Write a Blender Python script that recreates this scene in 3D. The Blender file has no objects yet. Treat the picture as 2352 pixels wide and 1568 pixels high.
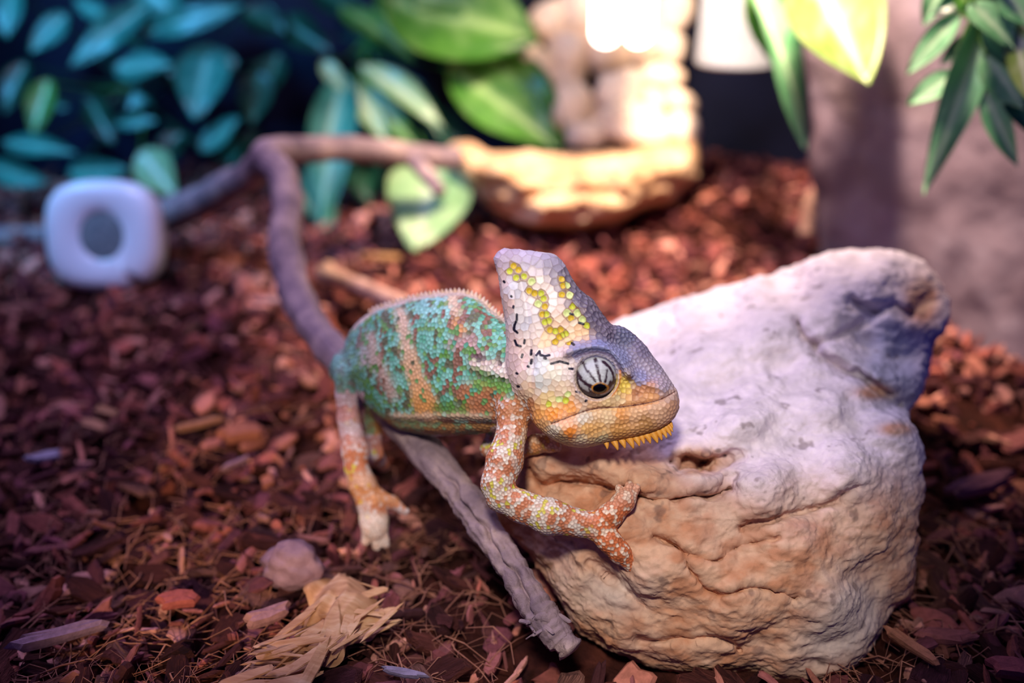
import bpy, math, random
import numpy as np
from mathutils import Vector, kdtree

random.seed(7)
RNG = np.random.default_rng(7)
scene = bpy.context.scene
C = scene.collection

# ------------------------------------------------------------------ camera, world, lights, exposure
FPX = 2287.0                      # focal length in pixels (35 mm on 36 mm, 2352 px wide)
TH = math.radians(25.0)           # downward pitch
CH = 0.335                        # camera height above the bark
D0 = 0.455                        # focus distance
cam_d = bpy.data.cameras.new('camera')
cam = bpy.data.objects.new('camera', cam_d)
C.objects.link(cam)
cam.location = (0, 0, CH)
cam.rotation_euler = (math.pi / 2 - TH, 0, 0)
cam_d.sensor_width = 36.0
cam_d.lens = 36.0 * FPX / 2352.0
cam_d.clip_start = 0.01
cam_d.clip_end = 20
cam_d.dof.use_dof = True
cam_d.dof.focus_distance = D0
cam_d.dof.aperture_fstop = 2.8
scene.camera = cam

world = bpy.data.worlds.new('world')
scene.world = world
world.use_nodes = True
world.node_tree.nodes['Background'].inputs[0].default_value = (0.07, 0.075, 0.58, 1)
world.node_tree.nodes['Background'].inputs[1].default_value = 0.22

def P(px, py, d):
    u = (px - 1176.0) / FPX
    v = -(py - 784.0) / FPX
    return np.array([d * u, d * (math.cos(TH) + v * math.sin(TH)), CH + d * (-math.sin(TH) + v * math.cos(TH))])

def depth_at(py, z):
    return (CH - z) / (math.sin(TH) + (py - 784.0) / FPX * math.cos(TH))

def PW(q, d0=D0):                 # pixel-space array (px,py,w) -> world
    q = np.asarray(q, dtype=np.float64)
    d = d0 * (1 + q[..., 2] / FPX)
    u = (q[..., 0] - 1176.0) / FPX
    v = -(q[..., 1] - 784.0) / FPX
    return np.stack([d * u, d * (math.cos(TH) + v * math.sin(TH)), CH + d * (-math.sin(TH) + v * math.cos(TH))], -1)

def light(name, kind, loc, target, power, color, size=0.1, size_y=None, spot=None, blend=0.5):
    l = bpy.data.lights.new(name, kind)
    l.energy = power
    l.color = color
    if kind == 'AREA':
        l.size = size
        if size_y:
            l.shape = 'RECTANGLE'
            l.size_y = size_y
    else:
        l.shadow_soft_size = size
    if kind == 'SPOT':
        l.spot_size = math.radians(spot)
        l.spot_blend = blend
    o = bpy.data.objects.new(name, l)
    C.objects.link(o)
    o.location = loc
    dv = Vector(target) - Vector(loc)
    o.rotation_euler = dv.to_track_quat('-Z', 'Y').to_euler()
    return o

# terrarium lighting: a lavender tube overhead, a warm room lamp from the front left, a blue lamp at the back left
light('overhead_tube', 'AREA', (-0.30, 0.62, 0.54), (-0.20, 0.62, 0), 2.1, (0.64, 0.54, 1.0), 0.30, 0.10)
light('overhead_spot', 'SPOT', (0.05, 0.54, 0.66), (0.070, 0.480, 0.06), 2.4, (0.84, 0.76, 1.0), 0.06, spot=40, blend=0.45)
light('warm_room_lamp', 'SPOT', (-0.20, -0.30, 0.36), P(600, 1120, depth_at(1120, 0.0)), 27.0, (1.0, 0.72, 0.48), 0.02, spot=12.0, blend=0.5)
FS = P(1370, 1040, 0.47)
light('front_spot', 'SPOT', (-0.05, -0.04, 0.66), FS, 19.5, (1.0, 0.90, 0.80), 0.045, spot=24.0, blend=0.32)
light('blue_lamp', 'SPOT', (-0.66, 0.74, 0.56), (-0.40, 1.06, 0.14), 20.0, (0.10, 0.48, 1.0), 0.05, spot=62, blend=0.8)
light('basking_spot', 'SPOT', (0.15, 0.77, 0.62), (0.16, 0.90, 0.03), 56.0, (1.0, 0.77, 0.58), 0.04, spot=84, blend=0.9)
vs = scene.view_settings
vs.view_transform = 'Standard'
vs.look = 'None'
vs.exposure = 0.12
vs.gamma = 1.0
vs.use_curve_mapping = False

# ------------------------------------------------------------------ helpers
def lin(c):
    c = np.asarray(c, dtype=np.float64) / 255.0
    return np.where(c <= 0.04045, c / 12.92, ((c + 0.055) / 1.055) ** 2.4)

def hash3(ix, iy, iz, seed=0):
    n = (ix.astype(np.int64) * 73856093) ^ (iy.astype(np.int64) * 19349663) ^ (iz.astype(np.int64) * 83492791) ^ (seed * 2654435761)
    n = (n ^ (n >> 13)) & 0xFFFFFFFF
    n = (n * 1274126177) & 0xFFFFFFFF
    n = n ^ (n >> 16)
    return (n & 0xFFFFFF).astype(np.float64) / float(0xFFFFFF)

def vnoise(p, seed=0):
    i = np.floor(p).astype(np.int64)
    f = p - i
    f = f * f * f * (f * (f * 6 - 15) + 10)
    r = 0
    for dx in (0, 1):
        wx = f[..., 0] if dx else 1 - f[..., 0]
        for dy in (0, 1):
            wy = f[..., 1] if dy else 1 - f[..., 1]
            for dz in (0, 1):
                wz = f[..., 2] if dz else 1 - f[..., 2]
                r = r + wx * wy * wz * hash3(i[..., 0] + dx, i[..., 1] + dy, i[..., 2] + dz, seed)
    return r * 2 - 1

def fbm(p, octs=4, seed=0, gain=0.5):
    r, a, s = 0, 1.0, 1.0
    for o in range(octs):
        r = r + a * vnoise(p * s + 17.3 * o, seed + o)
        a *= gain
        s *= 2.03
    return r

def idw(pts, vals, qx, qy, p=4.0, eps=3.0):
    vals = np.asarray(vals, dtype=np.float64)
    qx = np.asarray(qx, dtype=np.float64); qy = np.asarray(qy, dtype=np.float64)
    ws = np.zeros(qx.shape)
    out = np.zeros(qx.shape + vals.shape[1:])
    for (x, y), v in zip(pts, vals):
        w = 1.0 / ((qx - x) ** 2 + (qy - y) ** 2 + eps * eps) ** (p / 2)
        ws += w
        out += w[..., None] * v if vals.ndim > 1 else w * v
    return out / (ws[..., None] if vals.ndim > 1 else ws)

def poly_dist(pts, qx, qy, closed=False):
    pts = np.asarray(pts, dtype=np.float64)
    n = len(pts)
    best = np.full(qx.shape, 1e9)
    for i in range(n if closed else n - 1):
        a = pts[i]; b = pts[(i + 1) % n]
        ab = b - a
        L = max(ab @ ab, 1e-9)
        t = np.clip(((qx - a[0]) * ab[0] + (qy - a[1]) * ab[1]) / L, 0, 1)
        d = (qx - a[0] - t * ab[0]) ** 2 + (qy - a[1] - t * ab[1]) ** 2
        best = np.minimum(best, d)
    return np.sqrt(best)

def smooth_poly(pts, closed=True, n=6):
    pts = np.asarray(pts, dtype=np.float64)
    N = len(pts); out = []
    for i in range(N if closed else N - 1):
        if closed:
            p0, p1, p2, p3 = pts[i - 1], pts[i], pts[(i + 1) % N], pts[(i + 2) % N]
        else:
            p0, p1, p2, p3 = pts[max(i - 1, 0)], pts[i], pts[i + 1], pts[min(i + 2, N - 1)]
        for k in range(n):
            t = k / n
            out.append(0.5 * (2 * p1 + (p2 - p0) * t + (2 * p0 - 5 * p1 + 4 * p2 - p3) * t * t + (3 * p1 - p0 - 3 * p2 + p3) * t ** 3))
    if not closed:
        out.append(pts[-1])
    return np.array(out)

def inside_poly(pts, qx, qy):
    pts = np.asarray(pts); n = len(pts)
    r = np.zeros(qx.shape, dtype=bool)
    for i in range(n):
        x1, y1 = pts[i]; x2, y2 = pts[(i + 1) % n]
        if y1 == y2:
            continue
        c = ((y1 > qy) != (y2 > qy)) & (qx < (x2 - x1) * (qy - y1) / (y2 - y1) + x1)
        r ^= c
    return r

def signed_dist(poly, X, Y):
    sp = smooth_poly(poly, True, 4)
    d = poly_dist(sp, X, Y, True)
    return np.where(inside_poly(sp, X, Y), d, -d)      # positive inside

def smin(a, b, k):
    h = np.clip(0.5 + 0.5 * (b - a) / k, 0, 1)
    return b + (a - b) * h - k * h * (1 - h)

def surface_nets(F, o, h):
    ins = F < 0
    c = [ins[i:ins.shape[0] - 1 + i, j:ins.shape[1] - 1 + j, k:ins.shape[2] - 1 + k] for i in (0, 1) for j in (0, 1) for k in (0, 1)]
    allin = c[0] & c[1] & c[2] & c[3] & c[4] & c[5] & c[6] & c[7]
    anyin = c[0] | c[1] | c[2] | c[3] | c[4] | c[5] | c[6] | c[7]
    act = anyin & ~allin
    I, J, K = np.nonzero(act)
    idx = np.full(act.shape, -1, dtype=np.int64)
    idx[I, J, K] = np.arange(len(I))
    vals = {(i, j, k): F[I + i, J + j, K + k] for i in (0, 1) for j in (0, 1) for k in (0, 1)}
    acc = np.zeros((len(I), 3)); cnt = np.zeros(len(I))
    for a in vals:
        for ax in range(3):
            if a[ax] == 0:
                b = list(a); b[ax] = 1; b = tuple(b)
                va, vb = vals[a], vals[b]
                m = (va < 0) != (vb < 0)
                t = np.where(m, va / np.where(m, va - vb, 1), 0)
                p = np.tile(np.array(a, dtype=np.float64), (len(I), 1))
                p[:, ax] += t
                acc += p * m[:, None]; cnt += m
    V = (acc / cnt[:, None] + np.stack([I, J, K], -1)) * h + np.asarray(o)
    faces = []
    n = F.shape
    for ax in range(3):
        sl0 = [slice(1, s - 1) for s in n]; sl0[ax] = slice(0, n[ax] - 1)
        sl1 = list(sl0); sl1[ax] = slice(1, n[ax])
        a, b = ins[tuple(sl0)], ins[tuple(sl1)]
        i, j, k = np.nonzero(a != b)
        off = [1, 1, 1]; off[ax] = 0
        i, j, k = i + off[0], j + off[1], k + off[2]
        u, v = [(1, 2), (2, 0), (0, 1)][ax]
        q = []
        for du, dv in ((-1, -1), (0, -1), (0, 0), (-1, 0)):
            d = [0, 0, 0]; d[u] = du; d[v] = dv
            q.append(idx[i + d[0], j + d[1], k + d[2]])
        q = np.stack(q, -1)
        flip = ~(a[i - off[0], j - off[1], k - off[2]])
        q[flip] = q[flip][:, ::-1]
        faces.append(q)
    return V, np.concatenate(faces)

def mesh_np(name, V, F, smooth=True, col=None, extra=None):
    me = bpy.data.meshes.new(name)
    V = np.ascontiguousarray(V, dtype=np.float32)
    F = np.ascontiguousarray(F, dtype=np.int32)
    k = F.shape[1]
    me.vertices.add(len(V)); me.vertices.foreach_set('co', V.ravel())
    me.loops.add(F.size); me.loops.foreach_set('vertex_index', F.ravel())
    me.polygons.add(len(F)); me.polygons.foreach_set('loop_start', np.arange(0, F.size, k, dtype=np.int32))
    me.polygons.foreach_set('use_smooth', np.full(len(F), smooth, dtype=bool))
    me.update(calc_edges=True)
    me.validate()
    if col is not None:
        at = me.color_attributes.new('Col', 'FLOAT_COLOR', 'POINT')
        c4 = np.ones((len(V), 4), dtype=np.float32); c4[:, :3] = col
        at.data.foreach_set('color', c4.ravel())
    for nm, arr in (extra or {}).items():
        at = me.attributes.new(nm, 'FLOAT', 'POINT')
        at.data.foreach_set('value', np.ascontiguousarray(arr, dtype=np.float32))
    return me

def subdivide_np(V, F, levels=1):
    me = mesh_np('tmp', V, F)
    o = bpy.data.objects.new('tmp', me); C.objects.link(o)
    m = o.modifiers.new('s', 'SUBSURF'); m.levels = levels
    dg = bpy.context.evaluated_depsgraph_get()
    ev = bpy.data.meshes.new_from_object(o.evaluated_get(dg))
    V2 = np.empty(len(ev.vertices) * 3, dtype=np.float32); ev.vertices.foreach_get('co', V2)
    F2 = np.empty(len(ev.loops), dtype=np.int32); ev.loops.foreach_get('vertex_index', F2)
    bpy.data.objects.remove(o); bpy.data.meshes.remove(me); bpy.data.meshes.remove(ev)
    return V2.reshape(-1, 3).astype(np.float64), F2.reshape(-1, 4)

def normals_np(V, F):
    a = V[F[:, 2]] - V[F[:, 0]]; b = V[F[:, 3 if F.shape[1] == 4 else 1]] - V[F[:, 1 if F.shape[1] == 4 else 0]]
    if F.shape[1] == 3:
        a, b = V[F[:, 1]] - V[F[:, 0]], V[F[:, 2]] - V[F[:, 0]]
    fn = np.cross(a, b)
    N = np.zeros_like(V)
    for k in range(F.shape[1]):
        for c in range(3):
            N[:, c] += np.bincount(F[:, k], weights=fn[:, c], minlength=len(V))
    return N / np.maximum(np.linalg.norm(N, axis=1, keepdims=True), 1e-12)

def obj(name, me, mat=None, parent=None, **props):
    o = bpy.data.objects.new(name, me)
    C.objects.link(o)
    if mat and me is not None and not me.materials:
        me.materials.append(mat)
    if parent:
        o.parent = parent
    for k, v in props.items():
        o[k] = v
    return o

def empty(name, loc, **props):
    o = bpy.data.objects.new(name, None)
    C.objects.link(o)
    o.location = loc
    o.empty_display_size = 0.01
    for k, v in props.items():
        o[k] = v
    return o

def part(name, V, F, mat, parent, smooth=True, col=None, **props):
    """mesh given in world coordinates, parented under an Empty at its location"""
    off = np.array(parent.location) if parent else np.zeros(3)
    p = parent
    while p is not None and p.parent is not None:
        p = p.parent
        off = off + np.array(p.location)
    return obj(name, mesh_np(name, np.asarray(V) - off, F, smooth, col), mat, parent, **props)

def tube(path, radii, seg=16, noise=0.0, nscale=60.0, seed=0, cap=True, disp=None, step=8):
    """swept tube: returns V, F (quads)"""
    path = smooth_poly(path, False, step) if len(path) > 2 else np.asarray(path, dtype=np.float64)
    r = np.interp(np.linspace(0, 1, len(path)), np.linspace(0, 1, len(radii)), radii)
    n = len(path)
    T = np.gradient(path, axis=0); T /= np.linalg.norm(T, axis=1, keepdims=True)
    up = np.array([0, 0, 1.0]) if abs(T[0][2]) < 0.9 else np.array([1.0, 0, 0])
    V = []
    ref = np.cross(T[0], up); ref /= np.linalg.norm(ref)
    for i in range(n):
        ref = ref - T[i] * (ref @ T[i]); ref /= np.linalg.norm(ref)
        bi = np.cross(T[i], ref)
        for s in range(seg):
            a = 2 * math.pi * s / seg
            V.append(path[i] + r[i] * (math.cos(a) * ref + math.sin(a) * bi))
    V = np.array(V)
    F = []
    for i in range(n - 1):
        for s in range(seg):
            s2 = (s + 1) % seg
            F.append((i * seg + s, i * seg + s2, (i + 1) * seg + s2, (i + 1) * seg + s))
    if noise or disp:
        ctr = np.repeat(path, seg, axis=0)
        dirv = V - ctr
        if disp:
            V = V + dirv * disp(np.repeat(np.linspace(0, 1, n), seg), dirv, np.repeat(T, seg, axis=0), ctr)[:, None]
            dirv = V - ctr
        V = ctr + dirv * (1 + noise * fbm(V * nscale, 3, seed))[:, None]
    if cap:
        for e, ring in ((0, 0), (n - 1, (n - 1) * seg)):
            c = len(V)
            V = np.vstack([V, path[e] + (T[e] if e else -T[e]) * r[e] * 0.15])
            for s in range(seg // 2):
                a, b, d = ring + (2 * s) % seg, ring + (2 * s + 1) % seg, ring + (2 * s + 2) % seg
                F.append((c, a, b, d) if e else (c, d, b, a))
    return V, np.array(F)

# ------------------------------------------------------------------ materials
def nmat(name):
    m = bpy.data.materials.new(name); m.use_nodes = True
    nt = m.node_tree
    return m, nt, nt.nodes['Principled BSDF']

def nd(nt, t, **kw):
    n = nt.nodes.new(t)
    for k, v in kw.items():
        setattr(n, k, v)
    return n

def bump_into(nt, bsdf, height, strength, dist):
    b = nd(nt, 'ShaderNodeBump')
    b.inputs['Strength'].default_value = strength
    b.inputs['Distance'].default_value = dist
    nt.links.new(height, b.inputs['Height'])
    nt.links.new(b.outputs[0], bsdf.inputs['Normal'])
    return b

def noise_node(nt, scale, detail=5, rough=0.6, coord='Object', stretch=None):
    tc = nd(nt, 'ShaderNodeTexCoord')
    n = nd(nt, 'ShaderNodeTexNoise')
    n.inputs['Scale'].default_value = scale
    n.inputs['Detail'].default_value = detail
    n.inputs['Roughness'].default_value = rough
    if stretch:
        mp = nd(nt, 'ShaderNodeMapping')
        mp.inputs['Scale'].default_value = stretch
        nt.links.new(tc.outputs[coord], mp.inputs[0])
        nt.links.new(mp.outputs[0], n.inputs['Vector'])
    else:
        nt.links.new(tc.outputs[coord], n.inputs['Vector'])
    return n

def ramp(nt, fac, stops):
    r = nd(nt, 'ShaderNodeValToRGB')
    el = r.color_ramp.elements
    while len(el) < len(stops):
        el.new(0.5)
    for e, (p, c) in zip(el, stops):
        e.position = p
        e.color = (*lin(c), 1)
    nt.links.new(fac, r.inputs[0])
    return r

def mat_noise(name, stops, scale, rough=0.7, bump=0.3, bdist=0.001, bscale=None, stretch=None, coord='Object', spec=0.3):
    m, nt, b = nmat(name)
    n = noise_node(nt, scale, 6, 0.6, coord, stretch)
    r = ramp(nt, n.outputs['Fac'], stops)
    nt.links.new(r.outputs[0], b.inputs['Base Color'])
    b.inputs['Roughness'].default_value = rough
    b.inputs['Specular IOR Level'].default_value = spec
    if bump:
        n2 = noise_node(nt, bscale or scale * 4, 6, 0.65, coord, stretch)
        bump_into(nt, b, n2.outputs['Fac'], bump, bdist)
    return m

def mat_attr(name, rough=0.5, spec=0.4, bscale=None, bump=0.2, bdist=0.0003, mottling=0.0, stretch=None, coord='Object'):
    m, nt, b = nmat(name)
    a = nd(nt, 'ShaderNodeAttribute', attribute_name='Col')
    src = a.outputs['Color']
    if mottling:
        n = noise_node(nt, bscale * 0.5, 5, 0.6, coord, stretch)
        mr = nd(nt, 'ShaderNodeMapRange')
        mr.inputs['From Min'].default_value = 0.3; mr.inputs['From Max'].default_value = 0.7
        mr.inputs['To Min'].default_value = 1 - mottling; mr.inputs['To Max'].default_value = 1 + mottling
        nt.links.new(n.outputs['Fac'], mr.inputs['Value'])
        mx = nd(nt, 'ShaderNodeVectorMath', operation='SCALE')
        nt.links.new(src, mx.inputs[0]); nt.links.new(mr.outputs[0], mx.inputs['Scale'])
        src = mx.outputs[0]
    nt.links.new(src, b.inputs['Base Color'])
    b.inputs['Roughness'].default_value = rough
    b.inputs['Specular IOR Level'].default_value = spec
    if bscale:
        n2 = noise_node(nt, bscale, 5, 0.6, coord, stretch)
        bump_into(nt, b, n2.outputs['Fac'], bump, bdist)
    return m

def mat_plain(name, c, rough=0.5, emit=None, estr=0, spec=0.5):
    m, nt, b = nmat(name)
    b.inputs['Base Color'].default_value = (*lin(c), 1)
    b.inputs['Roughness'].default_value = rough
    b.inputs['Specular IOR Level'].default_value = spec
    if emit is not None:
        b.inputs['Emission Color'].default_value = (*lin(emit), 1)
        b.inputs['Emission Strength'].default_value = estr
    return m

M_skin = mat_attr('scaly_skin', 0.48, 0.45, 2500, 0.12, 0.0002, 0.06)
M_eye = mat_attr('eyelid_skin', 0.45, 0.45, 1500, 0.5, 0.0004)
M_pupil = mat_plain('pupil_black', (6, 5, 8), 0.08)
M_spine = mat_noise('amber_spine', [(0.3, (200, 130, 40)), (0.7, (225, 165, 70))], 300, 0.5, 0.1)
M_crest = mat_attr('crest_spine', 0.5, 0.4)
M_rock = mat_attr('limestone', 0.85, 0.25, 320, 0.45, 0.0010, 0.10)
M_stone = mat_noise('pale_stone', [(0.25, (205, 172, 142)), (0.5, (236, 214, 190)), (0.75, (246, 232, 216))], 14, 0.8, 0.4, 0.004, 60)
M_ledge = mat_noise('ledge_stone', [(0.25, (140, 100, 70)), (0.48, (205, 162, 122)), (0.75, (236, 208, 172))], 26, 0.85, 0.6, 0.005, 60)
M_bark = mat_noise('branch_bark', [(0.3, (92, 76, 88)), (0.5, (142, 120, 124)), (0.72, (196, 168, 158))], 34, 0.75, 0.7, 0.0018, 220)
M_twig = mat_noise('twig_bark', [(0.3, (150, 110, 95)), (0.6, (215, 170, 145))], 60, 0.7, 0.3, 0.001, 160)
M_soil = mat_noise('bark_mulch_floor', [(0.3, (30, 14, 12)), (0.55, (60, 28, 22)), (0.75, (90, 46, 36))], 60, 0.95, 0.8, 0.006, 130, spec=0.1)
M_chips = mat_attr('bark_chip_heap', 0.85, 0.15, 600, 0.6, 0.0008, 0.25)
M_fibre = mat_noise('coir_fibre', [(0.3, (120, 70, 56)), (0.7, (180, 124, 100))], 80, 0.8, 0)
M_white = mat_plain('white_plastic', (225, 225, 232), 0.28)
M_holder = mat_plain('grey_white_enamel', (168, 172, 180), 0.3)
M_grey = mat_noise('grey_mesh', [(0.4, (95, 105, 110)), (0.6, (120, 128, 130))], 200, 0.6, 0.2)
M_wallback = mat_noise('dark_back_panel', [(0.3, (7, 11, 30)), (0.7, (22, 28, 58))], 6, 0.5, 0.1)
M_wallright = mat_noise('mauve_wall', [(0.25, (84, 64, 74)), (0.5, (118, 101, 112)), (0.75, (150, 137, 150))], 9, 0.8, 0.5, 0.006, 40, coord='Object')
M_husk = mat_noise('pale_husk', [(0.3, (170, 116, 78)), (0.55, (205, 156, 114)), (0.75, (222, 184, 148))], 40, 0.6, 0.4, 0.001, 300, stretch=(1, 6, 1))
M_pebble = mat_noise('violet_pebble', [(0.3, (112, 84, 96)), (0.7, (158, 124, 136))], 60, 0.7, 0.5, 0.002, 220)
M_bulb = mat_plain('lamp_glass', (255, 250, 245), 0.3, (255, 236, 222), 8.0)

def chip_mat():
    m, nt, b = nmat('bark_chip')
    oi = nd(nt, 'ShaderNodeObjectInfo')
    r = ramp(nt, oi.outputs['Random'], [(0.0, (88, 44, 44)), (0.2, (126, 68, 62)), (0.4, (156, 86, 74)), (0.55, (112, 60, 70)),
                                         (0.7, (170, 108, 92)), (0.85, (190, 132, 118)), (1.0, (140, 82, 80))])
    n = noise_node(nt, 2.2, 5, 0.65, 'Object', (1, 6, 6))
    mr = nd(nt, 'ShaderNodeMapRange')
    mr.inputs['From Min'].default_value = 0.3; mr.inputs['From Max'].default_value = 0.7
    mr.inputs['To Min'].default_value = 0.6; mr.inputs['To Max'].default_value = 1.25
    nt.links.new(n.outputs['Fac'], mr.inputs['Value'])
    mx = nd(nt, 'ShaderNodeVectorMath', operation='SCALE')
    nt.links.new(r.outputs[0], mx.inputs[0]); nt.links.new(mr.outputs[0], mx.inputs['Scale'])
    nt.links.new(mx.outputs[0], b.inputs['Base Color'])
    b.inputs['Roughness'].default_value = 0.85
    b.inputs['Specular IOR Level'].default_value = 0.15
    n2 = noise_node(nt, 4.0, 5, 0.65, 'Object', (1, 8, 8))
    bump_into(nt, b, n2.outputs['Fac'], 1.0, 0.09)
    return m
M_chip = chip_mat()

def leaf_mat(name, c_dark, c_light, vein, rough=0.35, trans=0.25):
    m, nt, b = nmat(name)
    n = noise_node(nt, 25, 4)
    r = ramp(nt, n.outputs['Fac'], [(0.3, c_dark), (0.7, c_light)])
    a = nd(nt, 'ShaderNodeAttribute', attribute_name='vein')
    mx = nd(nt, 'ShaderNodeMix', data_type='RGBA')
    nt.links.new(a.outputs['Fac'], mx.inputs[0])
    nt.links.new(r.outputs[0], mx.inputs[6])
    mx.inputs[7].default_value = (*lin(vein), 1)
    nt.links.new(mx.outputs[2], b.inputs['Base Color'])
    b.inputs['Roughness'].default_value = rough
    tr = nd(nt, 'ShaderNodeBsdfTranslucent')
    nt.links.new(mx.outputs[2], tr.inputs[0])
    ms = nd(nt, 'ShaderNodeMixShader'); ms.inputs[0].default_value = trans
    out = nt.nodes['Material Output']
    nt.links.new(b.outputs[0], ms.inputs[1]); nt.links.new(tr.outputs[0], ms.inputs[2])
    nt.links.new(ms.outputs[0], out.inputs[0])
    return m
LM = {
    'teal': leaf_mat('teal_leaf', (20, 95, 85), (60, 150, 130), (120, 190, 170)),
    'green': leaf_mat('green_leaf', (40, 100, 30), (95, 150, 55), (165, 200, 120)),
    'lime': leaf_mat('lime_leaf', (112, 150, 62), (178, 196, 112), (224, 230, 200)),
    'pale': leaf_mat('pale_leaf', (120, 165, 110), (170, 205, 150), (215, 230, 195)),
    'dark': leaf_mat('dark_leaf', (12, 50, 40), (25, 80, 55), (60, 120, 90)),
    'vine': leaf_mat('vine_leaf', (80, 155, 100), (150, 208, 155), (200, 230, 190)),
}

# ------------------------------------------------------------------ setting
def ground_z(x, y):
    p = np.stack([np.asarray(x) * 9, np.asarray(y) * 9, np.zeros_like(x)], -1)
    q = np.stack([np.asarray(x) * 30, np.asarray(y) * 30, np.ones_like(x)], -1)
    z = 0.006 * fbm(p, 2, 3) + 0.004 * fbm(q, 2, 9) - 0.006
    z = z + 0.052 * np.exp(-(((x - 0.27) / 0.10) ** 2 + ((y - 1.07) / 0.13) ** 2))
    return z

gx = np.linspace(-0.85, 0.60, 150); gy = np.linspace(0.05, 1.40, 140)
GX, GY = np.meshgrid(gx, gy, indexing='ij')
V = np.stack([GX, GY, ground_z(GX, GY) - 0.004], -1).reshape(-1, 3)
ii = np.arange(150 * 140).reshape(150, 140)
F = np.stack([ii[:-1, :-1], ii[1:, :-1], ii[1:, 1:], ii[:-1, 1:]], -1).reshape(-1, 4)
obj('floor', mesh_np('floor', V, F), M_soil, kind='structure')

def slab(name, quad, thick, mat, nx=40, ny=40, amp=0.0, nscale=10, seed=0):
    """panel through 4 world corners (bl, br, tr, tl), with relief on its face and thickness behind"""
    bl, br, tr, tl = [np.asarray(q, dtype=np.float64) for q in quad]
    s = np.linspace(0, 1, nx); t = np.linspace(0, 1, ny)
    S, T = np.meshgrid(s, t, indexing='ij'); S = S[..., None]; T = T[..., None]
    G = bl * (1 - S) * (1 - T) + br * S * (1 - T) + tr * S * T + tl * (1 - S) * T
    nrm = np.cross(br - bl, tl - bl); nrm /= np.linalg.norm(nrm)
    Fv = G + nrm * (amp * fbm(G * nscale, 4, seed))[..., None]
    B = G - nrm * thick
    V = np.concatenate([Fv.reshape(-1, 3), B.reshape(-1, 3)])
    i = np.arange(nx * ny).reshape(nx, ny); o = nx * ny
    F = [np.stack([i[:-1, :-1], i[1:, :-1], i[1:, 1:], i[:-1, 1:]], -1).reshape(-1, 4)]
    F.append(F[0][:, ::-1] + o)
    for e in (i[:, 0], i[-1, :], i[::-1, -1], i[0, ::-1]):
        F.append(np.stack([e[:-1], e[:-1] + o, e[1:] + o, e[1:]], -1))
    return obj(name, mesh_np(name, V, np.concatenate(F)), mat, kind='structure')

slab('wall_back', [(-0.95, 1.24, -0.05), (0.62, 1.24, -0.05), (0.62, 1.27, 0.75), (-0.95, 1.27, 0.75)], 0.01, M_wallback)
slab('wall_right', [P(1888, 640, 0.97), P(2480, 1030, 0.72), P(2560, -260, 0.70), P(1846, -260, 0.86)], 0.02, M_wallright, 70, 70, 0.010, 9, 4)
slab('wall_left', [(-0.95, 0.1, -0.05), (-0.80, 1.26, -0.05), (-0.80, 1.26, 0.75), (-0.95, 0.1, 0.75)], 0.01, M_wallback)

# ------------------------------------------------------------------ limestone rock
def relief_grid(x0, x1, y0, y1, h):
    xs = np.arange(x0, x1 + h, h, dtype=np.float64); ys = np.arange(y0, y1 + h, h, dtype=np.float64)
    X, Y = np.meshgrid(xs, ys, indexing='ij')
    return xs, ys, X, Y

def blob(X, Y, cx, cy, rx, ry=None, a=0.0):
    ry = ry or rx
    c, s = math.cos(a), math.sin(a)
    dx, dy = X - cx, Y - cy
    return np.exp(-(((dx * c + dy * s) / rx) ** 2 + ((-dx * s + dy * c) / ry) ** 2))

ROCK_OUT = [(1215, 1050), (1260, 985), (1290, 880), (1350, 790), (1400, 742), (1500, 706), (1560, 690), (1640, 668), (1720, 640), (1800, 612),
            (1880, 584), (1960, 570), (2030, 576), (2090, 592), (2140, 625), (2172, 680), (2180, 730), (2140, 790), (2132, 850), (2112, 915),
            (2085, 945), (2108, 1000), (2118, 1045), (2110, 1120), (2098, 1190), (2094, 1280), (2088, 1345), (2046, 1395), (2022, 1460), (1985, 1520),
            (1900, 1562), (1800, 1566), (1700, 1548), (1600, 1545), (1500, 1530), (1400, 1500), (1335, 1455), (1290, 1390), (1240, 1310), (1190, 1245),
            (1150, 1195), (1148, 1160), (1200, 1110)]
ROCK_CP = [(1420, 745, .085), (1500, 712, .092), (1640, 675, .102), (1800, 620, .118), (1960, 578, .130), (2080, 600, .128), (2150, 660, .118),
           (1650, 850, .096), (1800, 800, .104), (1700, 1000, .089), (1500, 900, .088), (1500, 1000, .086), (1300, 1050, .078), (1400, 1040, .084),
           (1750, 1130, .080), (1950, 1080, .084), (2050, 1000, .086), (2100, 1060, .074), (1900, 950, .094), (1990, 900, .094), (1900, 850, .100),
           (2000, 760, .104), (2080, 800, .092), (2110, 900, .080), (1950, 700, .118),
           (1600, 1150, .074), (1600, 1250, .060), (1800, 1250, .060), (2000, 1230, .056), (2080, 1200, .052), (1500, 1300, .052), (1700, 1400, .034), (1900, 1400, .030),
           (2040, 1350, .026), (1500, 1450, .018), (1700, 1530, .002), (1900, 1530, .002), (1300, 1400, .018), (1350, 1300, .042), (1430, 1210, .066), (1300, 1170, .066),
           (1230, 1100, .072), (1200, 1230, .036), (1170, 1180, .044), (1260, 1280, .034), (1480, 1130, .078)]
def rock_depth(X, Y):
    w = [(depth_at(y, z) / D0 - 1) * FPX for x, y, z in ROCK_CP]
    return idw([(x, y) for x, y, z in ROCK_CP], w, X, Y, 3.2, 42.0)

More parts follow.
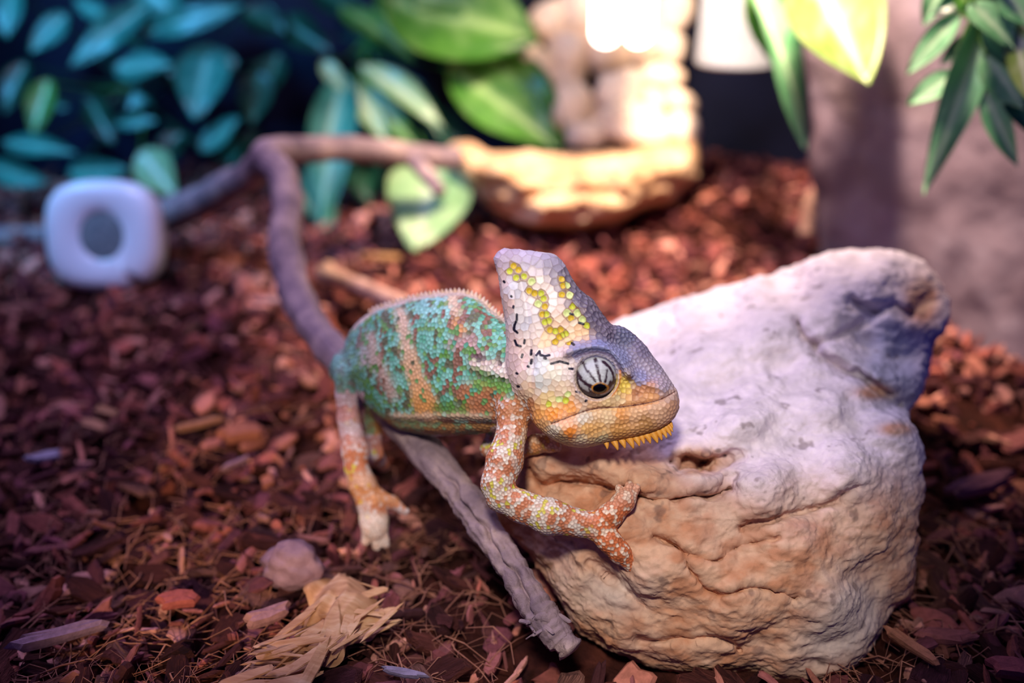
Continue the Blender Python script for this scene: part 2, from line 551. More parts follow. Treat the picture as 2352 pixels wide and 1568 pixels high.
def build_rock():
    h = 6.0
    xs, ys, X, Y = relief_grid(1120, 2220, 540, 1600, h)
    sd = signed_dist(ROCK_OUT, X, Y)
    n2 = lambda s, seed, o=4: fbm(np.stack([X / s, Y / s, np.zeros_like(X)], -1), o, seed)
    sd = sd + 5 * n2(40, 5, 3)
    D = rock_depth(X, Y)
    # ledges, cracks, pits (all as depth of the real surface)
    def groove(pts, a, wd):
        nonlocal D
        D = D + 1.9 * a * np.exp(-(poly_dist(smooth_poly(pts, False, 5), X + 4 * n2(25, 31, 2), Y + 4 * n2(25, 37, 2)) / (0.85 * wd)) ** 2)
    groove([(1222, 1075), (1245, 1110), (1330, 1105), (1450, 1130), (1530, 1145), (1600, 1140), (1680, 1125)], 26, 11)
    groove([(1460, 1130), (1500, 1150), (1560, 1135), (1660, 1142)], 20, 7)
    groove([(1830, 745), (1870, 800), (1920, 840), (1985, 872), (2060, 930)], 46, 17)
    groove([(1500, 1235), (1560, 1262), (1600, 1330), (1660, 1365), (1740, 1350), (1830, 1370)], 16, 8)
    groove([(1700, 1210), (1800, 1185), (1900, 1160), (1960, 1120)], 18, 11)
    groove([(1470, 1475), (1560, 1465), (1640, 1460), (1700, 1490)], 18, 9)
    groove([(1540, 1250), (1640, 1290), (1700, 1250), (1790, 1235)], 9, 7)
    groove([(1350, 1290), (1420, 1340), (1480, 1390)], 12, 12)
    groove([(1960, 690), (2010, 715), (2050, 700), (2090, 730)], 34, 13)
    groove([(1870, 790), (1950, 760), (2010, 720)], 22, 12)
    PX, PY = X + 11 * n2(26, 51, 3), Y + 8 * n2(26, 53, 3)
    D = D + 20 * blob(X, Y, 1527, 905, 13, 9) + 115 * np.clip(2.6 * blob(PX, PY, 1590, 1064, 46, 27, -0.1) - 0.6, 0, 1) + 60 * np.clip(2.2 * blob(PX, PY, 1650, 1066, 55, 26, -0.25) - 0.4, 0, 1)
    D = D + 30 * np.clip(2.2 * blob(PX, PY, 1668, 1112, 34, 16, -0.5) - 0.4, 0, 1)
    D = D + 18 * np.clip(2.2 * blob(PX, PY, 1330, 1122, 120, 24, 0.22) - 0.4, 0, 1)
    D = D + 34 * blob(X, Y, 1985, 795, 42, 28, 0.6) + 30 * blob(X, Y, 2130, 690, 34, 60, -0.2)
    D = D - 30 * blob(X, Y, 1370, 1066, 150, 30, 0.1) + 28 * blob(X, Y, 1330, 1150, 110, 26, 0.15)
    D = D - 22 * blob(X, Y, 1640, 1345, 130, 60) - 14 * blob(X, Y, 1880, 1340, 70, 110) + 16 * blob(X, Y, 2010, 1280, 36, 120)
    D = D + 13 * n2(190, 2, 3) + 7 * n2(70, 8, 3)
    R, E = 75.0, 95.0
    s = np.clip(sd / R, 0, 1)
    Df = D + E * (1 - np.sqrt(1 - (1 - s) ** 2))
    s2 = np.clip(sd / 220, 0, 1)
    Db = D + E + 470 * np.sqrt(1 - (1 - s2) ** 2)
    Df = np.where(sd < 0, D + E - 1.5 * sd, Df); Db = np.where(sd < 0, D + E + 1.5 * sd, Db)
    wmin, wmax = Df[sd > -20].min() - 20, Db[sd > -20].max() + 20
    ws = np.arange(wmin, wmax + 8, 8.0)
    g = np.sqrt(1 + np.clip(np.gradient(Df, h, axis=0) ** 2 + np.gradient(Df, h, axis=1) ** 2, 0, 9))
    Fv = np.maximum((Df[..., None] - ws) / g[..., None], ws - Db[..., None]).astype(np.float32)
    Vq, Fq = surface_nets(Fv, (0, 0, 0), 1.0)
    Vq[:, 0] = xs[0] + Vq[:, 0] * h; Vq[:, 1] = ys[0] + Vq[:, 1] * h; Vq[:, 2] = wmin + Vq[:, 2] * 8
    Vw = PW(Vq)
    Vw, Fq = subdivide_np(Vw, Fq, 1)
    N = normals_np(Vw, Fq)
    rough = 0.0007 * fbm(Vw * 150 * np.array([1, 1, 1.6]), 4, 41, 0.6)
    ridg = 1 - np.abs(fbm(Vw * 42 * np.array([1, 1, 2.0]), 3, 55))
    Vw = Vw + N * (rough + 0.0016 * (ridg - 0.7) + 0.0022 * fbm(Vw * 24, 2, 58))[:, None]
    N = normals_np(Vw, Fq)
    # colour: chalky top crust, iron-stained tan where the crust is missing, dark lichen specks
    sx = fbm(Vw * 30, 4, 61); sz = fbm(Vw * 90 * np.array([1, 1, 2]), 4, 71)
    d = (Vw[:, 1] * math.cos(TH) - (Vw[:, 2] - CH) * math.sin(TH))
    qx = 1176 + Vw[:, 0] / d * FPX
    qy = 784 - ((Vw[:, 2] - CH) * math.cos(TH) + Vw[:, 1] * math.sin(TH)) / d * FPX
    edge = np.interp(qx, [1150, 1480, 1560, 1700, 1850, 2000, 2120], [960, 985, 1090, 1150, 1160, 1130, 1120])
    st = 1 / (1 + np.exp(-((qy - edge) / 26 + 1.6 * sx)))
    for cx, cy, rx, ry in ((1600, 1062, 70, 34), (2070, 880, 1, 1), (2120, 690, 40, 60), (2010, 900, 40, 16), (2060, 985, 36, 14)):
        st = np.maximum(st, 0.9 * np.clip(1.5 * blob(qx, qy, cx, cy, rx, ry), 0, 1))
    crust = lin((222, 208, 214)) * np.ones((len(Vw), 1)); tan = lin((206, 164, 134)); ochre = lin((186, 130, 96)); grey = lin((200, 188, 178))
    k = np.clip(0.5 + 0.9 * sz, 0, 1)[:, None]
    warm = tan * (1 - k) + ochre * k
    k2 = np.clip(blob(qx, qy, 1930, 1420, 110, 110) * 1.2 + blob(qx, qy, 1420, 1360, 120, 60) + 0.35 * sx, 0, 1)[:, None]
    warm = warm * (1 - 0.75 * k2) + grey * 0.75 * k2
    crust = crust * (1 - 0.16 * np.clip(0.4 + sz, 0, 1))[:, None]
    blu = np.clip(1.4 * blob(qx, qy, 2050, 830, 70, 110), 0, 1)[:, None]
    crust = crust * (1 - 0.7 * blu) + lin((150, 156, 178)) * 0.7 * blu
    st = st[:, None]
    col = crust * (1 - st) + warm * st
    spk = np.clip((fbm(Vw * 130, 3, 91) - 0.75) * 4, 0, 1)[:, None] * 0.55
    col = col * (1 - spk) + lin((96, 74, 70)) * spk
    me = mesh_np('limestone_rock', Vw, Fq, True, col)
    o = obj('limestone_rock', me, M_rock, label='large pale limestone boulder with tan pitted sides under the chameleon hand', category='rock')
    return o
build_rock()

# ------------------------------------------------------------------ chameleon
HEAD_OUT = [(1133, 592), (1151, 571), (1180, 571), (1219, 575), (1269, 582), (1286, 593), (1301, 611), (1312, 634), (1332, 663), (1362, 687), (1379, 712),
            (1405, 744), (1425, 747), (1448, 760), (1478, 786), (1498, 814), (1524, 848), (1551, 890), (1558, 905), (1560, 936), (1554, 951), (1542, 968), (1511, 988),
            (1461, 1004), (1388, 1018), (1355, 1026), (1322, 1027), (1286, 1017), (1252, 998), (1226, 972), (1209, 930), (1189, 915), (1173, 885), (1161, 838),
            (1163, 785), (1160, 739), (1151, 683), (1143, 633), (1135, 605)]
BODY_OUT = [(1190, 742), (1160, 733), (1132, 714), (1110, 692), (1091, 681), (1068, 674), (1052, 671), (1020, 673), (976, 678), (938, 686), (899, 698), (867, 707), (836, 727), (813, 748),
            (797, 772), (788, 800), (776, 828), (771, 852), (783, 878), (809, 893), (826, 913), (851, 939), (877, 963), (912, 985), (944, 993), (982, 999),
            (1027, 1000), (1090, 997), (1142, 991), (1190, 985), (1225, 965), (1245, 880), (1240, 800)]
def body_w(x):
    return np.interp(x, [760, 800, 900, 1000, 1100, 1160, 1260], [480, 452, 365, 280, 200, 160, 120])

LIMBS = {   # chains of (px, py, w, r)
    'fore': [(1182, 900, 92, 44), (1178, 945, 60, 38), (1176, 992, 40, 34), (1158, 1058, 22, 42), (1143, 1112, 12, 38), (1150, 1140, 10, 34), (1200, 1163, 6, 37), (1262, 1187, 4, 42),
             (1328, 1201, 8, 32), (1366, 1206, 8, 31), (1384, 1210, 6, 30)],
    'fore_up': [(1378, 1204, 8, 30), (1404, 1182, 0, 29), (1432, 1152, 4, 25), (1438, 1142, 8, 23)],
    'fore_down': [(1376, 1214, 8, 29), (1400, 1242, 0, 27), (1424, 1268, 6, 25), (1450, 1298, 24, 17)],
    'hind': [(800, 862, 440, 36), (796, 905, 452, 25), (800, 960, 462, 25), (816, 1035, 468, 31), (818, 1072, 470, 26), (832, 1110, 474, 31), (855, 1156, 476, 34), (860, 1198, 478, 32), (861, 1212, 478, 30)],
    'hind_side': [(872, 1146, 474, 22), (900, 1152, 462, 13), (930, 1174, 458, 10)],
    'far_hind': [(850, 930, 560, 34), (858, 990, 585, 18), (862, 1040, 600, 17), (866, 1052, 640, 16), (880, 1070, 700, 14)],
    'far_fore': [(1200, 930, 250, 42), (1150, 985, 268, 30), (1122, 1030, 262, 18), (1170, 1042, 210, 22), (1228, 1020, 160, 22), (1262, 1018, 130, 20), (1276, 1022, 118, 14)],
    'neck': [(1262, 900, 36, 66), (1215, 880, 100, 80)],
    'tail': [(800, 840, 470, 40), (788, 850, 540, 30), (800, 880, 640, 22), (830, 900, 720, 16), (870, 880, 770, 12), (900, 850, 760, 9), (890, 820, 730, 7)],
}
TOES = [((1430, 1150, 4), (1421, 1120, 14), 12, 10), ((1438, 1148, 2), (1445, 1113, 12), 13, 10), ((1446, 1150, 6), (1463, 1119, 16), 12, 9.5),
        ((1440, 1288, 14), (1447, 1308, 30), 14, 10), ((1446, 1284, 14), (1463, 1302, 28), 14, 10),
        ((846, 1205, 478), (840, 1243, 486), 15, 10.5), ((860, 1210, 474), (865, 1255, 486), 15, 10.5), ((874, 1205, 478), (886, 1250, 486), 14, 10),
        ((1262, 1018, 130), (1284, 1030, 112), 10, 8)]

def head_fields(X, Y):
    sd = signed_dist(HEAD_OUT, X, Y)
    Tc = [((1150, 600), 24), ((1230, 590), 26), ((1290, 620), 24), ((1230, 660), 36), ((1200, 740), 44), ((1280, 730), 46), ((1180, 820), 48), ((1350, 760), 44), ((1240, 860), 70),
          ((1330, 850), 66), ((1400, 850), 60), ((1460, 880), 50), ((1530, 920), 40), ((1300, 980), 62), ((1400, 970), 54), ((1500, 950), 42), ((1440, 770), 40), ((1210, 920), 56)]
    T = idw([c for c, v in Tc], [v for c, v in Tc], X, Y, 3, 30)
    Dcp = [((1150, 590), 34), ((1280, 600), 26), ((1380, 720), 22), ((1440, 755), 40), ((1500, 820), 36), ((1555, 900), 4), ((1545, 965), 0), ((1320, 1025), 6), ((1165, 800), 46),
           ((1200, 900), 40), ((1350, 870), 14), ((1250, 750), 24)]
    Dc = idw([c for c, v in Dcp], [v for c, v in Dcp], X, Y, 3, 40)
    R = idw([(1200, 650), (1300, 700), (1380, 740), (1440, 780), (1520, 880), (1540, 940), (1330, 1000), (1200, 880), (1165, 780)], [34, 30, 40, 72, 60, 42, 52, 44, 26], X, Y, 3, 30)
    s = np.clip(sd / R, 0, 1)
    T = T * np.sqrt(np.maximum(1 - (1 - s) ** 2.2, 0))
    b = np.zeros_like(X)
    pl = lambda pts: poly_dist(smooth_poly(pts, False, 5), X, Y)
    ridge = lambda pts, a, wd: a * np.exp(-(pl(pts) / wd) ** 2)
    b = b + ridge([(1304, 808), (1335, 799), (1370, 794), (1403, 803), (1427, 828), (1443, 858)], 32, 11) + ridge([(1452, 862), (1480, 877), (1524, 892)], 13, 12)
    b = b + ridge([(1418, 790), (1440, 805), (1462, 834), (1498, 864)], -9, 13)
    b = b + ridge([(1322, 905), (1350, 926), (1390, 928), (1418, 905)], 5, 9)
    er = np.hypot((X - 1369) / 1.0, (Y - 866) / 1.02)
    b = b - 15 * np.exp(-(er / 46) ** 8) + 6 * np.exp(-((er - 53) / 6) ** 2)
    b = b + ridge([(1266, 972), (1299, 960), (1342, 944), (1379, 937), (1445, 932), (1511, 919), (1551, 898)], -6, 3.0)
    b = b + ridge([(1280, 985), (1345, 962), (1445, 950), (1520, 935), (1556, 920)], 4, 13)
    b = b + 9 * blob(X, Y, 1246, 860, 42, 46) + 11 * blob(X, Y, 1305, 996, 40, 26) + 15 * blob(X, Y, 1394, 762, 12, 18)
    b = b + ridge([(1195, 640), (1207, 700), (1213, 760), (1219, 810), (1228, 850)], -5, 6) + ridge([(1224, 820), (1218, 880), (1222, 920)], -6, 6)
    b = b + ridge([(1170, 660), (1186, 740), (1192, 800), (1190, 880)], 4, 9)
    b = b + ridge([(1225, 815), (1262, 820), (1310, 815)], 5, 9) - 4 * blob(X, Y, 1463, 903, 7, 6)
    b = b + ridge([(1290, 640), (1330, 700), (1375, 752)], 4, 9) - 6 * blob(X, Y, 1240, 720, 46, 90, -0.4)
    b = b + ridge([(1238, 975), (1300, 1010), (1390, 985), (1480, 968)], -3, 6)
    T = np.where(sd < 0, 1.2 * sd, T + b * np.clip(sd / 18, 0, 1))
    return sd, Dc, T

def body_fields(X, Y):
    sd = signed_dist(BODY_OUT, X, Y)
    Dc = body_w(X)
    R = 120.0
    s = np.clip(sd / R, 0, 1)
    T = 124 * np.sqrt(np.maximum(1 - (1 - s) ** 2.0, 0)) * np.interp(X, [770, 860, 1000, 1200], [0.62, 0.85, 1.0, 0.95])
    pl = lambda pts: poly_dist(smooth_poly(pts, False, 5), X, Y)
    T = T + 7 * np.exp(-(pl([(900, 955), (960, 958), (1040, 955), (1150, 960)]) / 7) ** 2) - 6 * np.exp(-(pl([(920, 972), (1000, 974), (1150, 974)]) / 7) ** 2)
    T = T + 1.5 * np.exp(-(pl([(1085, 835), (1130, 842), (1170, 852)]) / 12) ** 2) - 3 * np.exp(-(pl([(1085, 858), (1120, 866), (1170, 870)]) / 6) ** 2)
    T = np.where(sd < 0, 1.2 * sd, T)
    return sd, Dc, T

H = 3.0
def cham_volume():
    x0, x1, y0, y1, w0, w1 = 755, 1576, 558, 1328, -110, 790
    xs, ys, X, Y = relief_grid(x0, x1, y0, y1, H)
    ws = np.arange(w0, w1, H)
    F = np.full((len(xs), len(ys), len(ws)), 60.0, dtype=np.float32)
    def box(a0, a1, b0, b1, c0, c1):
        i = slice(max(int((a0 - x0) / H), 0), min(int((a1 - x0) / H) + 2, len(xs)))
        j = slice(max(int((b0 - y0) / H), 0), min(int((b1 - y0) / H) + 2, len(ys)))
        k = slice(max(int((c0 - w0) / H), 0), min(int((c1 - w0) / H) + 2, len(ws)))
        return i, j, k
    def relief(fields, bx, k):
        i, j, kk = box(*bx)
        sd, Dc, T = fields(X[i, j], Y[i, j])
        g2 = np.clip(np.gradient(T, H, axis=0) ** 2 + np.gradient(T, H, axis=1) ** 2, 0, 4) + np.gradient(Dc, H, axis=0) ** 2 + np.gradient(Dc, H, axis=1) ** 2
        f = (np.abs(ws[kk][None, None, :] - Dc[..., None]) - T[..., None]) / np.sqrt(1 + g2)[..., None]
        F[i, j, kk] = smin(F[i, j, kk], f.astype(np.float32), k) if k else np.minimum(F[i, j, kk], f)
    def cone(a, b, k):
        pa, ra = np.array(a[:3], dtype=np.float64), a[3]
        pb, rb = np.array(b[:3], dtype=np.float64), b[3]
        m = max(ra, rb) + 24
        lo, hi = np.minimum(pa, pb) - m, np.maximum(pa, pb) + m
        i, j, kk = box(lo[0], hi[0], lo[1], hi[1], lo[2], hi[2])
        gx, gy, gw = xs[i][:, None, None], ys[j][None, :, None], ws[kk][None, None, :]
        ab = pb - pa; L = ab @ ab
        t = np.clip(((gx - pa[0]) * ab[0] + (gy - pa[1]) * ab[1] + (gw - pa[2]) * ab[2]) / L, 0, 1)
        d = np.sqrt((gx - pa[0] - t * ab[0]) ** 2 + (gy - pa[1] - t * ab[1]) ** 2 + (gw - pa[2] - t * ab[2]) ** 2) - (ra + (rb - ra) * t)
        F[i, j, kk] = smin(F[i, j, kk], d.astype(np.float32), k)
    relief(body_fields, (760, 1270, 640, 1030, -60, 640), 0)
    for nm, ch in LIMBS.items():
        for a, b in zip(ch[:-1], ch[1:]):
            cone(a, b, {'neck': 22, 'tail': 14}.get(nm, 10))
    for a, b, ra, rb in TOES:
        cone((*a, ra), (*b, rb), 4)
    relief(head_fields, (1120, 1575, 560, 1040, -110, 160), 9)
    V, Fc = surface_nets(F, (x0, y0, w0), H)
    return V, Fc[:, ::-1]

# head colours (sRGB); the violet of the grey casque rim is partly painted-in cool light
HEADC = [((1160, 585), (168, 152, 172)), ((1220, 585), (172, 162, 182)), ((1275, 597), (150, 142, 162)), ((1145, 640), (190, 168, 165)), ((1160, 700), (196, 170, 162)),
    ((1175, 780), (204, 178, 170)), ((1220, 660), (228, 212, 198)), ((1260, 690), (232, 212, 202)), ((1200, 720), (205, 198, 198)), ((1230, 760), (218, 202, 194)), ((1290, 770), (226, 186, 140)),
    ((1330, 760), (224, 184, 140)), ((1310, 740), (228, 196, 170)), ((1185, 660), (192, 190, 200)), ((1205, 745), (196, 194, 204)), ((1255, 775), (222, 190, 150)),
    ((1303, 640), (120, 112, 128)), ((1330, 685), (104, 96, 116)), ((1360, 730), (98, 90, 112)), ((1390, 765), (104, 94, 116)), ((1440, 770), (96, 98, 126)), ((1470, 800), (122, 114, 140)),
    ((1500, 850), (152, 142, 162)), ((1530, 885), (162, 148, 162)), ((1330, 802), (136, 136, 170)), ((1380, 795), (128, 132, 174)), ((1420, 826), (138, 142, 182)), ((1470, 868), (142, 142, 180)),
    ((1485, 898), (200, 142, 102)), ((1462, 905), (190, 134, 96)), ((1434, 888), (214, 188, 84)), ((1420, 920), (226, 196, 150)), ((1445, 915), (220, 165, 110)),
    ((1240, 840), (206, 210, 212)), ((1272, 860), (228, 212, 194)), ((1240, 880), (212, 214, 210)), ((1292, 890), (222, 196, 168)), ((1262, 920), (230, 200, 140)), ((1300, 860), (222, 208, 200)),
    ((1280, 815), (214, 196, 192)), ((1200, 830), (204, 178, 174)), ((1190, 880), (208, 186, 174)), ((1215, 895), (230, 190, 158)), ((1270, 953), (228, 140, 48)), ((1240, 955), (224, 156, 84)),
    ((1312, 936), (228, 150, 72)), ((1360, 925), (226, 180, 138)), ((1490, 912), (208, 152, 100)), ((1542, 905), (194, 164, 152)), ((1300, 972), (226, 176, 138)), ((1340, 960), (208, 198, 180)),
    ((1400, 955), (222, 190, 148)), ((1425, 950), (216, 150, 84)), ((1460, 950), (216, 172, 130)), ((1505, 940), (206, 166, 134)), ((1552, 930), (194, 148, 116)),
    ((1310, 992), (228, 132, 46)), ((1332, 1010), (208, 192, 158)), ((1350, 985), (222, 170, 100)), ((1372, 990), (216, 168, 104)), ((1420, 988), (204, 150, 84)), ((1480, 975), (180, 134, 82)),
    ((1272, 985), (204, 194, 172)), ((1290, 1012), (204, 184, 132)), ((1250, 972), (206, 160, 108)), ((1212, 950), (200, 150, 108)), ((1380, 1010), (190, 180, 140)), ((1340, 915), (214, 190, 170)), ((1395, 925), (224, 190, 140))]
DARK = [[(1157, 646), (1158, 648)], [(1174, 680), (1175, 681)], [(1179, 703), (1179, 706)], [(1187, 722), (1187, 735), (1181, 747), (1180, 757), (1188, 764)], [(1182, 782), (1186, 792), (1196, 795)],
        [(1205, 781), (1204, 788)], [(1220, 804), (1219, 814)], [(1200, 814), (1198, 820)], [(1221, 826), (1220, 834)], [(1212, 841), (1214, 842)], [(1185, 857), (1188, 858)], [(1188, 887), (1191, 888)],
        [(1232, 815), (1239, 806), (1241, 815), (1252, 817), (1262, 815)], [(1266, 835), (1285, 830), (1300, 833), (1305, 835)], [(1307, 846), (1317, 847)], [(1323, 899), (1332, 901)], [(1345, 921), (1347, 919)],
        [(1250, 822), (1254, 823)], [(1313, 787), (1318, 791)], [(1310, 720), (1316, 722)], [(1330, 741), (1340, 744)], [(1334, 829), (1338, 822)]]
YEL = [(300, 215, 0), (335, 238, 0), (275, 252, 1), (320, 290, 1), (370, 287, 1), (430, 322, 2), (405, 385, 0), (445, 398, 0), (470, 472, 2), (510, 440, 1), (515, 492, 0), (500, 545, 0), (527, 547, 1), (515, 605, 1),
       (550, 652, 0), (585, 666, 1), (625, 660, 0), (620, 702, 0), (660, 682, 1), (545, 590, 1), (490, 400, 1), (635, 305, 0), (640, 352, 0), (630, 407, 0), (690, 415, 2), (675, 342, 2), (705, 495, 1), (675, 541, 2), (740, 541, 2),
       (702, 576, 0), (780, 580, 2), (808, 628, 1), (665, 1146, 1), (612, 1133, 2), (540, 1172, 1), (680, 1100, 2), (640, 690, 1), (690, 745, 0), (590, 735, 0)]
YEL = [(1080 + x / 3.0154, 540 + y / 3.0154, k) for x, y, k in YEL]
YCOL = [lin((214, 182, 48)), lin((202, 208, 66)), lin((212, 226, 150))]

def region_of(V):
    """0 body, 1 head, 2 limb — by where the vertex lies on the animal"""
    x, y, w = V[:, 0], V[:, 1], V[:, 2]
    sdh = signed_dist(HEAD_OUT, x, y)
    head = (sdh > -4) & (w < 130) & (w < 30 + 1.2 * np.clip(x - 1130, 0, 200))
    head &= ~((y > 905) & (x < 1222))
    limb = (~head) & ((y > 1000) | ((x > 1130) & (y > 918)) | ((x < 836) & (y > 900)))
    return np.where(head, 1, np.where(limb, 2, 0)), sdh

def skin_colour(V, reg, rnd, rnd2):
    x, y = V[:, 0], V[:, 1]
    col = np.zeros((len(V), 3))
    # head
    h = reg == 1
    if h.any():
        c = idw([p for p, _ in HEADC], [lin(c) for _, c in HEADC], x[h], y[h], 4.5, 5)
        col[h] = np.minimum(1.16 * c * (0.90 + 0.20 * rnd[h])[:, None], 0.86)
    # body
    b = reg == 0
    if b.any():
        X, Y = x[b], y[b]; r, r2 = rnd[b], rnd2[b]
        pn = fbm(np.stack([X / 34, Y / 52, V[b][:, 2] / 60], -1), 3, 5)
        n = len(X)
        c = np.where((r < 0.5)[:, None], lin((122, 186, 172)), np.where((r < 0.8)[:, None], lin((92, 162, 138)), lin((104, 150, 90))))
        c = c * np.ones((n, 1))
        pale = np.clip((Y - 760) / -70, 0, 1) * np.clip((X - 930) / 50, 0, 1) * np.clip((1060 - X) / 40, 0, 1)
        c = c * (1 - 0.6 * pale[:, None]) + lin((160, 208, 212)) * 0.6 * pale[:, None]
        st_ = fbm(np.stack([X / 9, Y / 26, V[b][:, 2] / 40], -1), 2, 19)
        c = np.where((st_ > 0.34)[:, None] & (r2 > 0.25)[:, None], lin((92, 96, 74)), c)
        c = np.where((pn > 0.42)[:, None] & (r2 > 0.3)[:, None], lin((128, 92, 78)), c)
        c = np.where((pn < -0.42)[:, None] & (r2 > 0.4)[:, None], lin((88, 140, 66)), c)
        def mix(d, wd, colr, soft=4.0, prob=1.0):
            nonlocal c
            k = 1 / (1 + np.exp((d + 5 * pn + 5 * (r2 - 0.5) - wd) / soft))
            k = np.where(r < prob, k, 0)
            c = c * (1 - k[:, None]) + np.asarray(colr) * k[:, None]
        pl = lambda pts: poly_dist(pts, X, Y)
        vert = np.clip((Y - 780) / 150, 0, 1)[:, None]
        mix(pl([(918, 715), (928, 750), (935, 800), (950, 850), (968, 900), (985, 940)]), np.interp(Y, [700, 760, 860, 940], [8, 14, 18, 30]), lin((214, 184, 158)) * (1 - vert) + lin((214, 152, 88)) * vert, 3, 0.93)
        mix(pl([(850, 775), (862, 820), (880, 860), (900, 905)]), 13, lin((196, 172, 158)), 4, 0.85)
        mix(pl([(832, 800), (838, 830)]), 8, lin((190, 170, 165)), 4, 0.8)
        mix(pl([(1042, 678), (1048, 715)]), 14, lin((214, 184, 154)), 3, 0.95)
        mix(pl([(1046, 740), (1058, 758)]), 14, lin((206, 150, 100)), 3, 0.85)
        mix(pl([(1048, 790), (1075, 780), (1100, 820)]), 16, lin((186, 150, 150)), 5, 0.6)
        mix(pl([(1075, 905), (1110, 900), (1140, 925), (1100, 935)]), 26, lin((178, 116, 80)), 4, 0.72)
        mix(pl([(1095, 876), (1130, 874), (1165, 885)]), 11, lin((112, 165, 78)), 4, 0.95)
        mix(pl([(1085, 834), (1128, 842), (1175, 852)]), np.interp(X, [1080, 1165], [3, 19]), lin((238, 214, 206)), 3)
        mix(pl([(1090, 818), (1120, 826), (1160, 836)]), 3, lin((60, 40, 50)), 3, 0.7)
        mix(pl([(1085, 862), (1115, 868), (1160, 872)]), 2, lin((40, 70, 30)), 2)
        mix(pl([(1010, 935), (1040, 945)]), 10, lin((84, 140, 62)), 4, 0.9)
        mix(pl([(900, 955), (960, 958), (1040, 955), (1150, 960)]), 5, lin((206, 176, 148)), 3)
        bel = np.clip((Y - np.interp(X, [780, 850, 930, 1200], [880, 935, 966, 966])) / 8, 0, 1)[:, None]
        bc = np.where((pn > 0.1)[:, None], lin((160, 118, 72)), np.where((r > 0.5)[:, None], lin((128, 150, 110)), lin((140, 128, 90))))
        c = c * (1 - bel) + bc * bel
        thr = np.clip((X - 1172) / 12, 0, 1)[:, None] * np.clip((Y - 868) / 14, 0, 1)[:, None]
        c = c * (1 - thr) + np.where((r > 0.5)[:, None], lin((206, 178, 150)), lin((172, 124, 92))) * thr
        rear = np.clip((850 - X) / 60, 0, 1)[:, None] * 0.55
        c = c * (1 - rear) + lin((136, 170, 166)) * rear
        top = np.clip((signed_dist(BODY_OUT, X, Y) - 9) / -5, 0, 1)[:, None] * (Y < 760)[:, None]
        c = c * (1 - top) + lin((206, 184, 170)) * top
        col[b] = np.minimum(1.12 * c * (0.86 + 0.28 * r2)[:, None], 0.86)
    l = reg == 2
    if l.any():
        X, Y, W = x[l], y[l], V[l][:, 2]; r, r2 = rnd[l], rnd2[l]
        n = len(X)
        fore = (X > 1050)
        # position along the limb drives bands
        t = np.where(fore, np.where((Y < 1130) & (X < 1215), Y - 940, 190 + (X - 1130) * 0.9), Y - 900)
        band = np.sin(t / 17.0 + 2.2 * fbm(np.stack([X / 40, Y / 40, W / 40], -1), 2, 8))
        white = np.where(fore[:, None], lin((214, 204, 190)), lin((206, 194, 196)))
        kk = np.clip((0.62 - 0.34 * band - r) / 0.35 + 0.5, 0.05, 1)[:, None]
        c = white * kk + lin((186, 112, 74)) * (1 - kk)
        yl = (band < 0.3) & (r2 > 0.84)
        c = np.where(yl[:, None], lin((186, 178, 72)), c)
        inner = np.clip((X - 1188) / 20, 0, 1) * (Y < 1125) * fore
        c = c * (1 - 0.6 * inner[:, None]) + lin((206, 150, 90)) * 0.6 * inner[:, None]
        hand = np.clip((X - 1340) / 30, 0, 1) * fore
        hc = np.where((r < 0.36)[:, None], lin((222, 196, 172)), lin((196, 108, 64)))
        upper = np.clip((1175 - Y) / 40, 0, 1)[:, None]
        hc = hc * (1 - 0.5 * upper) + lin((216, 184, 162)) * 0.5 * upper
        c = c * (1 - hand[:, None]) + hc * hand[:, None]
        hz = (~fore)
        foot = np.clip((Y - 1170) / 15, 0, 1) * hz
        c = c * (1 - 0.75 * foot[:, None]) + lin((222, 206, 196)) * 0.75 * foot[:, None]
        mid = np.clip((Y - 1075) / 20, 0, 1) * np.clip((1170 - Y) / 20, 0, 1) * hz
        c = c * (1 - 0.7 * mid[:, None]) + lin((190, 134, 84)) * 0.7 * mid[:, None]
        th = np.clip((1040 - Y) / 40, 0, 1) * hz
        tb = np.where((np.sin(Y / 11.0) > 0)[:, None], lin((196, 178, 190)), lin((190, 140, 140)))
        c = c * (1 - 0.8 * th[:, None]) + tb * 0.8 * th[:, None]
        up = np.clip((985 - Y) / 30, 0, 1) * fore
        uc = np.where((r < 0.4)[:, None], lin((196, 180, 165)), lin((176, 118, 78)))
        c = c * (1 - up[:, None]) + uc * up[:, None]
        col[l] = np.minimum(1.12 * c * (0.88 + 0.24 * r2)[:, None], 0.86)
    return col

